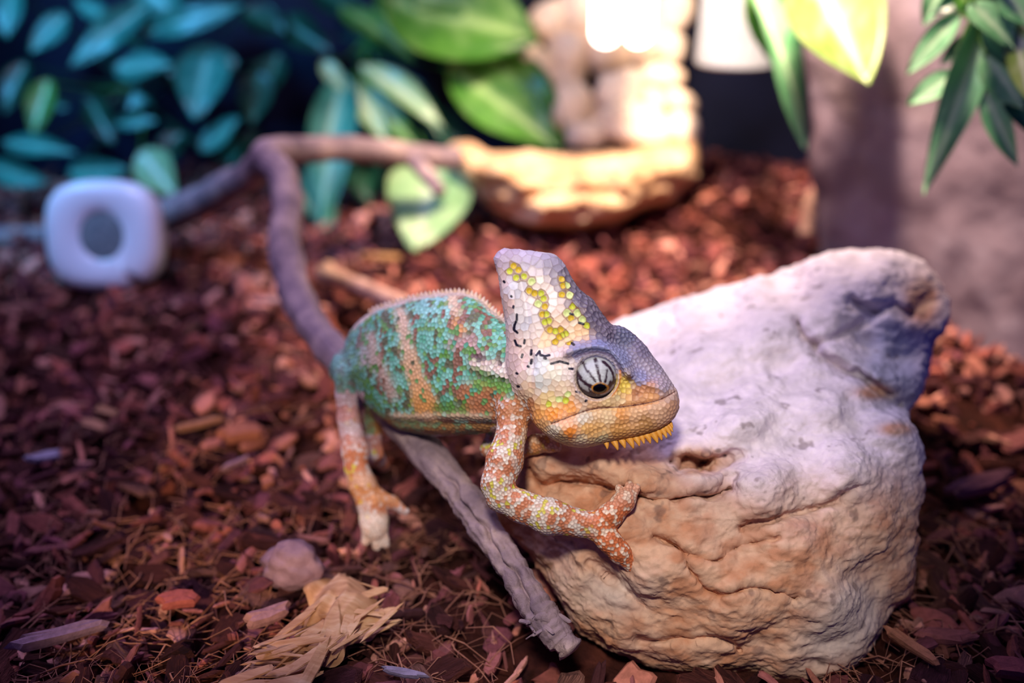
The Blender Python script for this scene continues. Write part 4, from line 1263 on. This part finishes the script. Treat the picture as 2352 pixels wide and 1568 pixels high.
# ------------------------------------------------------------------ plants
def leaf_mesh(p0, p1, width, sag=0.12, roll=0.0, fold=0.25, seed=0, shape=0.42, face=(0.0, -0.85, 0.55)):
    """blade from p0 to p1 (world); width in metres; faces up and toward the room's front"""
    p0 = np.asarray(p0); p1 = np.asarray(p1)
    ax = p1 - p0; L = np.linalg.norm(ax); ax = ax / L
    face = np.asarray(face)
    side = np.cross(ax, face); side /= np.linalg.norm(side)
    nrm = np.cross(side, ax)
    c, s = math.cos(roll), math.sin(roll)
    side, nrm = side * c + nrm * s, nrm * c - side * s
    nu, nv = 15, 9
    V = []; vein = []
    for i in range(nu):
        t = i / (nu - 1)
        prof = (math.sin(math.pi * t ** (math.log(0.5) / math.log(shape))) ** 0.85) * (1 - 0.10 * t) if 0 < t < 1 else 0.0
        prof = max(prof, 0.02)
        for j in range(nv):
            q = (j / (nv - 1)) * 2 - 1
            wav = 0.04 * L * math.sin(6 * t + seed) * q * q
            off = nrm * (sag * L * (4 * t * (1 - t)) * 1.0 - fold * width * 0.5 * prof * (1 - abs(q)) + wav)
            V.append(p0 + ax * L * t + side * q * 0.5 * width * prof + off)
            lat = 0.35 * max(0, math.cos((t * 9 - abs(q) * 2.2) * 2 * math.pi)) ** 8
            vein.append(min(1, math.exp(-(q / 0.14) ** 2) + lat))
    V = np.array(V)
    idx = np.arange(nu * nv).reshape(nu, nv)
    F = np.stack([idx[:-1, :-1], idx[1:, :-1], idx[1:, 1:], idx[:-1, 1:]], -1).reshape(-1, 4)
    # thickness: second sheet
    B = V - nrm * 0.0007
    n = len(V)
    rim = np.concatenate([idx[0, :], idx[1:, -1], idx[-1, -2::-1], idx[-2:0:-1, 0]])
    R = np.stack([rim, rim + n, np.roll(rim, -1) + n, np.roll(rim, -1)], -1)
    return np.concatenate([V, B]), np.concatenate([F, F[:, ::-1] + n, R]), np.array(vein + vein)

def plant(name, label, base, leaves, face=(0.0, -0.85, 0.55)):
    """leaves: (x0,y0,x1,y1,width_px,d0,d1,kind[,roll])"""
    b = np.asarray(base)
    root = empty(name, b, label=label, category='plant')
    for k, lf in enumerate(leaves):
        x0, y0, x1, y1, wd, d0, d1, kind = lf[:8]
        d0, d1 = [q if q < 1.05 else 1.05 + (q - 1.05) * 0.42 for q in (d0, d1)]
        roll = lf[8] if len(lf) > 8 else random.uniform(-0.3, 0.3)
        p0, p1 = P(x0, y0, d0), P(x1, y1, d1)
        V, F, vn = leaf_mesh(p0, p1, wd * 0.5 * (d0 + d1) / FPX * 1.35, 0.08, roll, 0.3, k, face=face)
        off = np.array(root.location)
        me = mesh_np('leaf', V - off, F, True, None, {'vein': vn})
        obj('leaf', me, LM[kind], root)
        q = p0 * 0.75 + b * 0.25
        midp = p0 * 0.5 + b * 0.5 + np.array([0, 0.015, -0.01])
        V, F = tube([b, midp, p0 + (p1 - p0) * 0.06], [.0024, .0018, .0012], 6)
        part('stalk', V, F, LM['dark' if kind in ('dark', 'teal') else 'green'], root)
    return root

plant('broad_leaf_plant', 'leafy plant with broad glossy green leaves drooping over the branch and ledge', P(840, 90, 1.14), [
    (880, -10, 1240, 92, 215, 1.12, 1.08, 'green', 0.15), (915, 60, 1210, 120, 95, 1.15, 1.10, 'green', -0.1), (1030, 150, 1292, 352, 118, 1.15, 1.08, 'green', 0.15), (1120, 120, 1300, 330, 110, 1.18, 1.12, 'green', -0.2), (780, 10, 950, 138, 58, 1.16, 1.10, 'green', 0.3),
    (828, 145, 1020, 292, 52, 1.13, 1.09, 'pale', 0.2), (790, 165, 732, 528, 84, 1.14, 1.06, 'teal', 0.1), (812, 170, 770, 480, 60, 1.16, 1.10, 'dark', -0.2), (800, 170, 968, 345, 54, 1.16, 1.11, 'green', -0.2), (806, 190, 890, 335, 46, 1.13, 1.10, 'pale', 0.2),
    (905, 155, 1018, 325, 48, 1.18, 1.14, 'dark'), (870, -40, 955, 45, 70, 1.17, 1.12, 'green'), (1005, 375, 950, 572, 150, 1.05, .985, 'pale', 0.1), (740, 140, 790, 210, 34, 1.14, 1.12, 'pale'),
    (700, 380, 760, 540, 70, 1.12, 1.08, 'teal', 0.4), (830, 340, 850, 470, 70, 1.2, 1.16, 'dark'), (960, 250, 1090, 350, 60, 1.2, 1.16, 'dark'), (640, 40, 760, 120, 60, 1.22, 1.18, 'dark'), (1060, 20, 1190, -40, 80, 1.2, 1.16, 'green'), (720, -30, 840, 40, 70, 1.2, 1.16, 'dark')])
plant('ivy_plant', 'dark bushy plant with pointed teal leaves filling the left corner', P(300, 200, 1.14), [
    (340, 10, 160, 152, 58, 1.12, 1.08, 'teal', 0.2), (325, 78, 565, 12, 52, 1.14, 1.10, 'teal', -0.2), (315, -40, 430, 60, 90, 1.13, 1.12, 'teal'), (262, 158, 400, 150, 62, 1.12, 1.10, 'teal', 0.2), (545, 140, 380, 165, 70, 1.14, 1.10, 'teal', 0.2),
    (480, 110, 446, 272, 96, 1.12, 1.06, 'teal', 0.1), (112, 180, 74, 308, 52, 1.10, 1.08, 'green', 0.1), (26, -40, 16, 88, 55, 1.12, 1.10, 'teal'), (155, 30, 70, 122, 48, 1.14, 1.12, 'teal'), (170, 0, 278, 58, 34, 1.16, 1.14, 'teal'),
    (5, 325, 178, 352, 42, 1.08, 1.06, 'teal'), (-30, 380, 108, 420, 50, 1.08, 1.05, 'teal'), (155, 395, 295, 390, 50, 1.08, 1.05, 'teal'), (262, 285, 362, 276, 26, 1.12, 1.10, 'teal'), (460, 345, 556, 270, 58, 1.12, 1.08, 'teal', 0.4),
    (595, 160, 578, 290, 62, 1.18, 1.14, 'dark'), (320, 345, 405, 450, 74, 1.10, 1.06, 'pale'), (640, 120, 600, 240, 60, 1.22, 1.2, 'dark'), (200, 220, 260, 330, 50, 1.22, 1.2, 'dark'), (60, 140, 10, 260, 50, 1.2, 1.18, 'dark'),
    (420, 300, 350, 380, 50, 1.2, 1.18, 'dark'), (560, 20, 660, 80, 60, 1.2, 1.18, 'dark'), (230, 60, 330, 110, 50, 1.22, 1.2, 'dark'), (40, 210, 160, 250, 50, 1.22, 1.2, 'dark'), (520, 380, 600, 300, 50, 1.22, 1.2, 'dark'), (380, 180, 290, 250, 40, 1.2, 1.18, 'teal')])
plant('hanging_plant', 'hanging plant with a lime yellow leaf and a long green leaf beside the lamp holder', P(1820, -140, 0.80), [
    (1715, -60, 1852, 340, 74, .83, .83, 'vine', 0.4), (1850, -110, 1992, 194, 190, .80, .78, 'lime', 0.1), (1750, -70, 1800, 180, 90, .85, .84, 'green', -0.2)])
plant('narrow_leaf_vine', 'vine of narrow pointed leaves hanging against the mauve wall', P(2300, -80, 0.625), [
    (2278, 0, 2122, 448, 66, 0.655, 0.685, 'vine', 0.5), (2205, 30, 2082, 172, 46, 0.665, 0.680, 'vine', 0.3), (2195, 165, 2084, 242, 46, 0.665, 0.680, 'vine', 0.2), (2255, 190, 2338, 382, 46, 0.655, 0.655, 'vine', -0.2), (2270, 40, 2370, 190, 74, 0.645, 0.635, 'vine', 0.2),
    (2260, -20, 2140, 30, 46, 0.665, 0.675, 'dark', 0.2), (2262, 175, 2345, 160, 44, 0.655, 0.645, 'vine', 0.1), (2330, 60, 2365, 236, 52, 0.635, 0.625, 'lime', 0.1), (2250, 110, 2195, 330, 42, 0.675, 0.685, 'green', 0.4), (2300, -30, 2375, 70, 60, 0.635, 0.625, 'vine'),
    (2290, 150, 2225, 260, 60, 0.66, 0.67, 'vine', -0.3), (2230, 0, 2330, 110, 70, 0.64, 0.63, 'vine', 0.4), (2260, 120, 2352, 250, 64, 0.65, 0.64, 'vine', -0.1), (2200, -30, 2262, 60, 50, 0.67, 0.66, 'green', 0.2), (2235, 80, 2160, 150, 36, 0.675, 0.685, 'dark', 0.1), (2310, 180, 2385, 330, 50, 0.655, 0.635, 'dark'), (2180, -60, 2120, 60, 46, 0.675, 0.685, 'vine', 0.3)], face=(-0.55, -0.55, 0.63))

# ------------------------------------------------------------------ mulch: bark chips, fibres, loose pieces
def rock_clear(x, y):
    """True where the ground point is not under the boulder"""
    d = y * math.cos(TH) + CH * math.sin(TH)
    qx = 1176 + x / d * FPX
    qy = 784 + (CH * math.cos(TH) - y * math.sin(TH)) / d * FPX
    return ~((qx > 1330) & (qx < 2080) & (qy > 900) & (qy < 1530) & (y > 0.345))

CHIPC = [lin(c) for c in ((80, 42, 44), (118, 64, 60), (150, 82, 70), (106, 57, 64), (164, 102, 86), (184, 126, 112), (126, 73, 72), (96, 50, 52))]
def chip_heap():
    n = 13500
    x = RNG.uniform(-0.72, 0.52, n); y = 0.16 + (1.30 - 0.16) * RNG.random(n) ** 1.15
    keep = rock_clear(x, y) & (np.abs(x) < 0.10 + 0.60 * (y + 0.15))
    x, y = x[keep], y[keep]; n = len(x)
    L = RNG.uniform(0.007, 0.026, n) * (1 + 0.3 * (RNG.random(n) < 0.15))
    z = ground_z(x, y) + RNG.uniform(-0.005, 0.008, n)
    Rm = rot_mats(RNG.uniform(0, 2 * math.pi, n), RNG.normal(0, 0.5, n), RNG.normal(0, 0.5, n))
    sid = RNG.integers(0, len(SHAPES), n)
    Vs, Fs, Cs = [], [], []; base = 0
    pal = np.array(CHIPC)
    for k, (sv, sf) in enumerate(SHAPES):
        m = np.nonzero(sid == k)[0]
        W = np.einsum('nij,vj->nvi', Rm[m], sv) * L[m][:, None, None] + np.stack([x[m], y[m], z[m]], -1)[:, None, :]
        nv = len(sv)
        Vs.append(W.reshape(-1, 3))
        Fs.append((sf[None] + (base + np.arange(len(m)) * nv)[:, None, None]).reshape(-1, 3))
        cc = pal[RNG.integers(0, len(pal), len(m))] * RNG.uniform(0.45, 1.6, (len(m), 1))
        Cs.append(np.repeat(cc, nv, axis=0))
        base += len(m) * nv
    obj('bark_mulch', mesh_np('bark_mulch', np.concatenate(Vs), np.concatenate(Fs), False, np.concatenate(Cs)), M_chips, kind='stuff',
        label='deep bed of loose red brown bark chips covering the floor', category='mulch')
chip_heap()

def chip_things():
    """the chips that show largest: nearest strip of the floor"""
    mes = []
    for sv, sf in SHAPES:
        me = mesh_np('bark_chip', sv, sf, False); me.materials.append(M_chip); mes.append(me)
    grid = {}
    cnt = 0; tries = 0
    r = random.Random(5)
    while cnt < 280 and tries < 20000:
        tries += 1
        px = r.uniform(-20, 2372); py = r.uniform(720, 1590)
        if 1100 < px < 2130 and py < 1545:
            continue
        if 780 < px < 1330 and py < 1000:
            continue
        if px > 1330 and py < 950:
            continue
        d = depth_at(py, 0.0)
        p = P(px, py, d)
        L = r.uniform(0.013, 0.034)
        key = (int(px // 44), int(py // 34))
        if grid.get(key, 0) >= 1:
            continue
        grid[key] = grid.get(key, 0) + 1
        z = float(ground_z(np.array([p[0]]), np.array([p[1]]))[0]) + 0.005
        o = bpy.data.objects.new('bark_chip', r.choice(mes))
        C.objects.link(o)
        o.location = (p[0], p[1], z)
        o.rotation_euler = (r.gauss(0, 0.40), r.gauss(0, 0.30), r.uniform(0, 6.28))
        o.scale = (L, L * r.uniform(0.8, 1.2), L)
        o['label'] = 'loose red brown bark chip lying on the mulch bed'
        o['category'] = 'bark chip'
        o['group'] = 'bark chips on top of the mulch'
        cnt += 1
chip_things()

def fibres():
    r = random.Random(3)
    Vs, Fs = [], []; base = 0
    for k in range(700):
        if k < 420:
            px = r.uniform(0, 1150); py = r.uniform(1150, 1590)
        elif k < 560:
            px = r.uniform(1900, 2360); py = r.uniform(1150, 1590)
        else:
            px = r.uniform(0, 1000); py = r.uniform(900, 1300)
        d = depth_at(py, 0.004)
        p = P(px, py, d)
        yaw = r.gauss(0.9, 0.7) if px < 1150 else r.uniform(0, 6.28)
        L = r.uniform(0.012, 0.045)
        n = 5
        dirv = np.array([math.cos(yaw), math.sin(yaw), 0]); nn = np.array([-dirv[1], dirv[0], 0])
        cv = r.uniform(-0.9, 0.9); hz = r.uniform(0.002, 0.009)
        path = []
        for i in range(n):
            t = i / (n - 1) - 0.5
            q = p + dirv * L * t + nn * cv * L * (t * t * 2 + 0.35 * math.sin(6 * t + k))
            q[2] = float(ground_z(np.array([q[0]]), np.array([q[1]]))[0]) + 0.004 + hz * (1 - 2 * abs(t)) * r.uniform(0.6, 1.1)
            path.append(q)
        path = np.array(path); w = r.uniform(0.00015, 0.00075) * r.uniform(0.6, 1.0)
        for i in range(n):
            for a in range(3):
                an = 2 * math.pi * a / 3
                Vs.append(path[i] + w * (nn * math.cos(an) + np.array([0, 0, 1]) * math.sin(an)))
        for i in range(n - 1):
            for a in range(3):
                b = (a + 1) % 3
                Fs.append((base + i * 3 + a, base + i * 3 + b, base + (i + 1) * 3 + b, base + (i + 1) * 3 + a))
        base += n * 3
    obj('coir_fibres', mesh_np('coir_fibres', np.array(Vs), np.array(Fs)), M_fibre, kind='stuff', label='fine curling coir fibres scattered over the bark chips', category='fibres')
fibres()

# violet pebble, pale husk, upright splinter, pale scraps
V, F = stone_mesh(P(667, 1298, depth_at(1298, 0.012)), .0142, .011, .0118, 0.1, 31, 0.34, IV, IF, 1.1)
V[:, 0] = (V[:, 0] - V[:, 0].mean()) * (1.12 - 0.30 * (V[:, 2] - V[:, 2].mean()) / 0.011) + V[:, 0].mean()
obj('grey_pebble', mesh_np('grey_pebble', V, F), M_pebble, label='rounded grey violet pebble sitting on the mulch left of the branch', category='pebble')

def husk():
    root = empty('pale_husk', P(770, 1450, depth_at(1450, 0.0)), label='crumpled pale tan papery husk at the bottom below the pebble', category='husk')
    out = smooth_poly([(700, 1372), (760, 1340), (826, 1352), (872, 1405), (884, 1450), (850, 1480), (800, 1496), (790, 1540), (730, 1530), (740, 1480), (700, 1470), (660, 1440), (712, 1412)], True, 6)
    cx, cy = 780.0, 1430.0
    nr = 26; n = len(out)
    Q = []
    for r in range(1, nr + 1):
        k = r / nr
        Q.append(np.stack([cx + (out[:, 0] - cx) * k, cy + (out[:, 1] - cy) * k, np.full(n, k)], -1))
    Q = np.concatenate([[[cx, cy, 0.0]]] + Q)
    fold = 1 - np.abs(fbm(np.stack([(Q[:, 0] * 0.75 + Q[:, 1] * 0.65) / 62, (Q[:, 0] * 0.65 - Q[:, 1] * 0.75) / 190, Q[:, 2] * 0], -1), 3, 44))
    z = 0.004 + 0.010 * (1 - Q[:, 2] ** 2) + 0.011 * (fold - 0.6)
    d = depth_at(Q[:, 1], 0.0)
    W = PW(np.stack([Q[:, 0], Q[:, 1], (d / D0 - 1) * FPX], -1)); W[:, 2] += z
    F = [(1 + (r * n) + s_, 1 + r * n + (s_ + 1) % n, 1 + (r + 1) * n + (s_ + 1) % n, 1 + (r + 1) * n + s_) for r in range(nr - 1) for s_ in range(n)]
    F += [(0, 1 + s_, 1 + s_ + 1, 1 + (s_ + 2) % n) for s_ in range(0, n - 1, 2)]
    part('sheet', W, np.array(F), M_husk, root)
    r = random.Random(8)
    for k in range(70):
        sv, sf = SHAPES[r.choice([1, 4, 7, 10, 13, 16, 19, 22])]
        t = r.random()
        px = 860 - 250 * t + r.gauss(0, 34); py = 1400 + 160 * t + r.gauss(0, 32)
        if px > 890 - 0.55 * max(0, py - 1450):
            px -= 60
        p = P(px, py, depth_at(py, 0.004 + 0.010 * r.random()))
        Rm = rot_mats(np.array([r.gauss(0.62, 0.32)]), np.array([r.gauss(0, .2)]), np.array([r.gauss(0, .4)]))[0]
        L = r.uniform(0.012, 0.034)
        part('shred', (sv * np.array([1, r.uniform(0.5, 1.3), 0.30]) * L) @ Rm.T + p, sf, M_husk, root, False)
husk()
# loose pieces that stand out from the bed
def odd_chip(label, px, py, L, yaw, colr, k, ratio=1.0):
    sv, sf = SHAPES[k]
    p = P(px, py, depth_at(py, 0.008))
    Rm = rot_mats(np.array([yaw]), np.array([0.08]), np.array([0.15]))[0]
    o = obj('bark_chip', mesh_np('bark_chip', (sv * np.array([1, ratio, 1]) * L) @ Rm.T, sf, False, np.tile(lin(colr) * 0.42 + lin((140, 84, 70)) * 0.35, (len(sv), 1))), M_chips, label=label, category='bark chip')
    o.location = p
odd_chip('pale blue white scrap on the dark mulch near the left edge', 104, 1048, 0.022, 0.6, (170, 180, 210), 0, 0.8)
odd_chip('pale tan block shaped chip, lower one of the pair left of centre', 214, 978, 0.024, -0.3, (214, 160, 120), 2)
odd_chip('pale tan block shaped chip, upper one of the pair left of centre', 244, 948, 0.022, -0.4, (216, 166, 118), 5)
odd_chip('pale bluish flat splinter lying at the bottom right of the husk', 930, 1545, 0.022, -0.15, (150, 160, 200), 1, 0.8)
odd_chip('long grey lilac splinter pointing up to the right at lower left', 130, 1460, 0.046, 0.5, (160, 140, 165), 4, 0.9)
odd_chip('rosy red chip with a square broken end left of the pebble', 410, 1375, 0.024, 0.3, (196, 96, 90), 2)
odd_chip('dusty pink shaggy chip between the pebble and the husk', 612, 1415, 0.026, 0.6, (206, 158, 160), 5)
odd_chip('light tan narrow splinter slanting above the pebble on the left', 452, 975, 0.036, 0.65, (206, 150, 118), 4, 0.7)
odd_chip('broad salmon chip slanting left of the chameleon hind leg', 555, 992, 0.034, 0.45, (198, 124, 98), 2)
odd_chip('short lilac sliver standing among chips left of the hind leg', 545, 1062, 0.022, 0.9, (186, 150, 170), 7, 0.7)
odd_chip('pale pinkish scrap beside the upright part of the branch', 620, 690, 0.030, 0.2, (206, 176, 182), 0, 0.6)
odd_chip('pale yellow chip on the red mulch beside the low green leaf', 880, 592, 0.040, 0.1, (206, 160, 100), 0, 0.5)
odd_chip('dark purple long splinter in the shadow right of the boulder', 2255, 1110, 0.060, 0.5, (120, 80, 110), 1, 0.9)
odd_chip('tan fibrous chip by the bottom right foot of the boulder', 2090, 1480, 0.030, -0.9, (176, 120, 90), 4)
odd_chip('crimson fibrous chip at the bottom right edge of the frame', 2330, 1535, 0.026, -0.2, (150, 70, 84), 2)
V, F = tube([P(1852, 560, depth_at(575, 0.0)), P(1858, 500, .985), P(1862, 440, .975)], [.0085, .0085, .0035], 9, 0.15, 60, 61)
obj('upright_splinter', mesh_np('upright_splinter', V, F), M_twig, label='short wood splinter standing upright against the mauve wall', category='splinter')
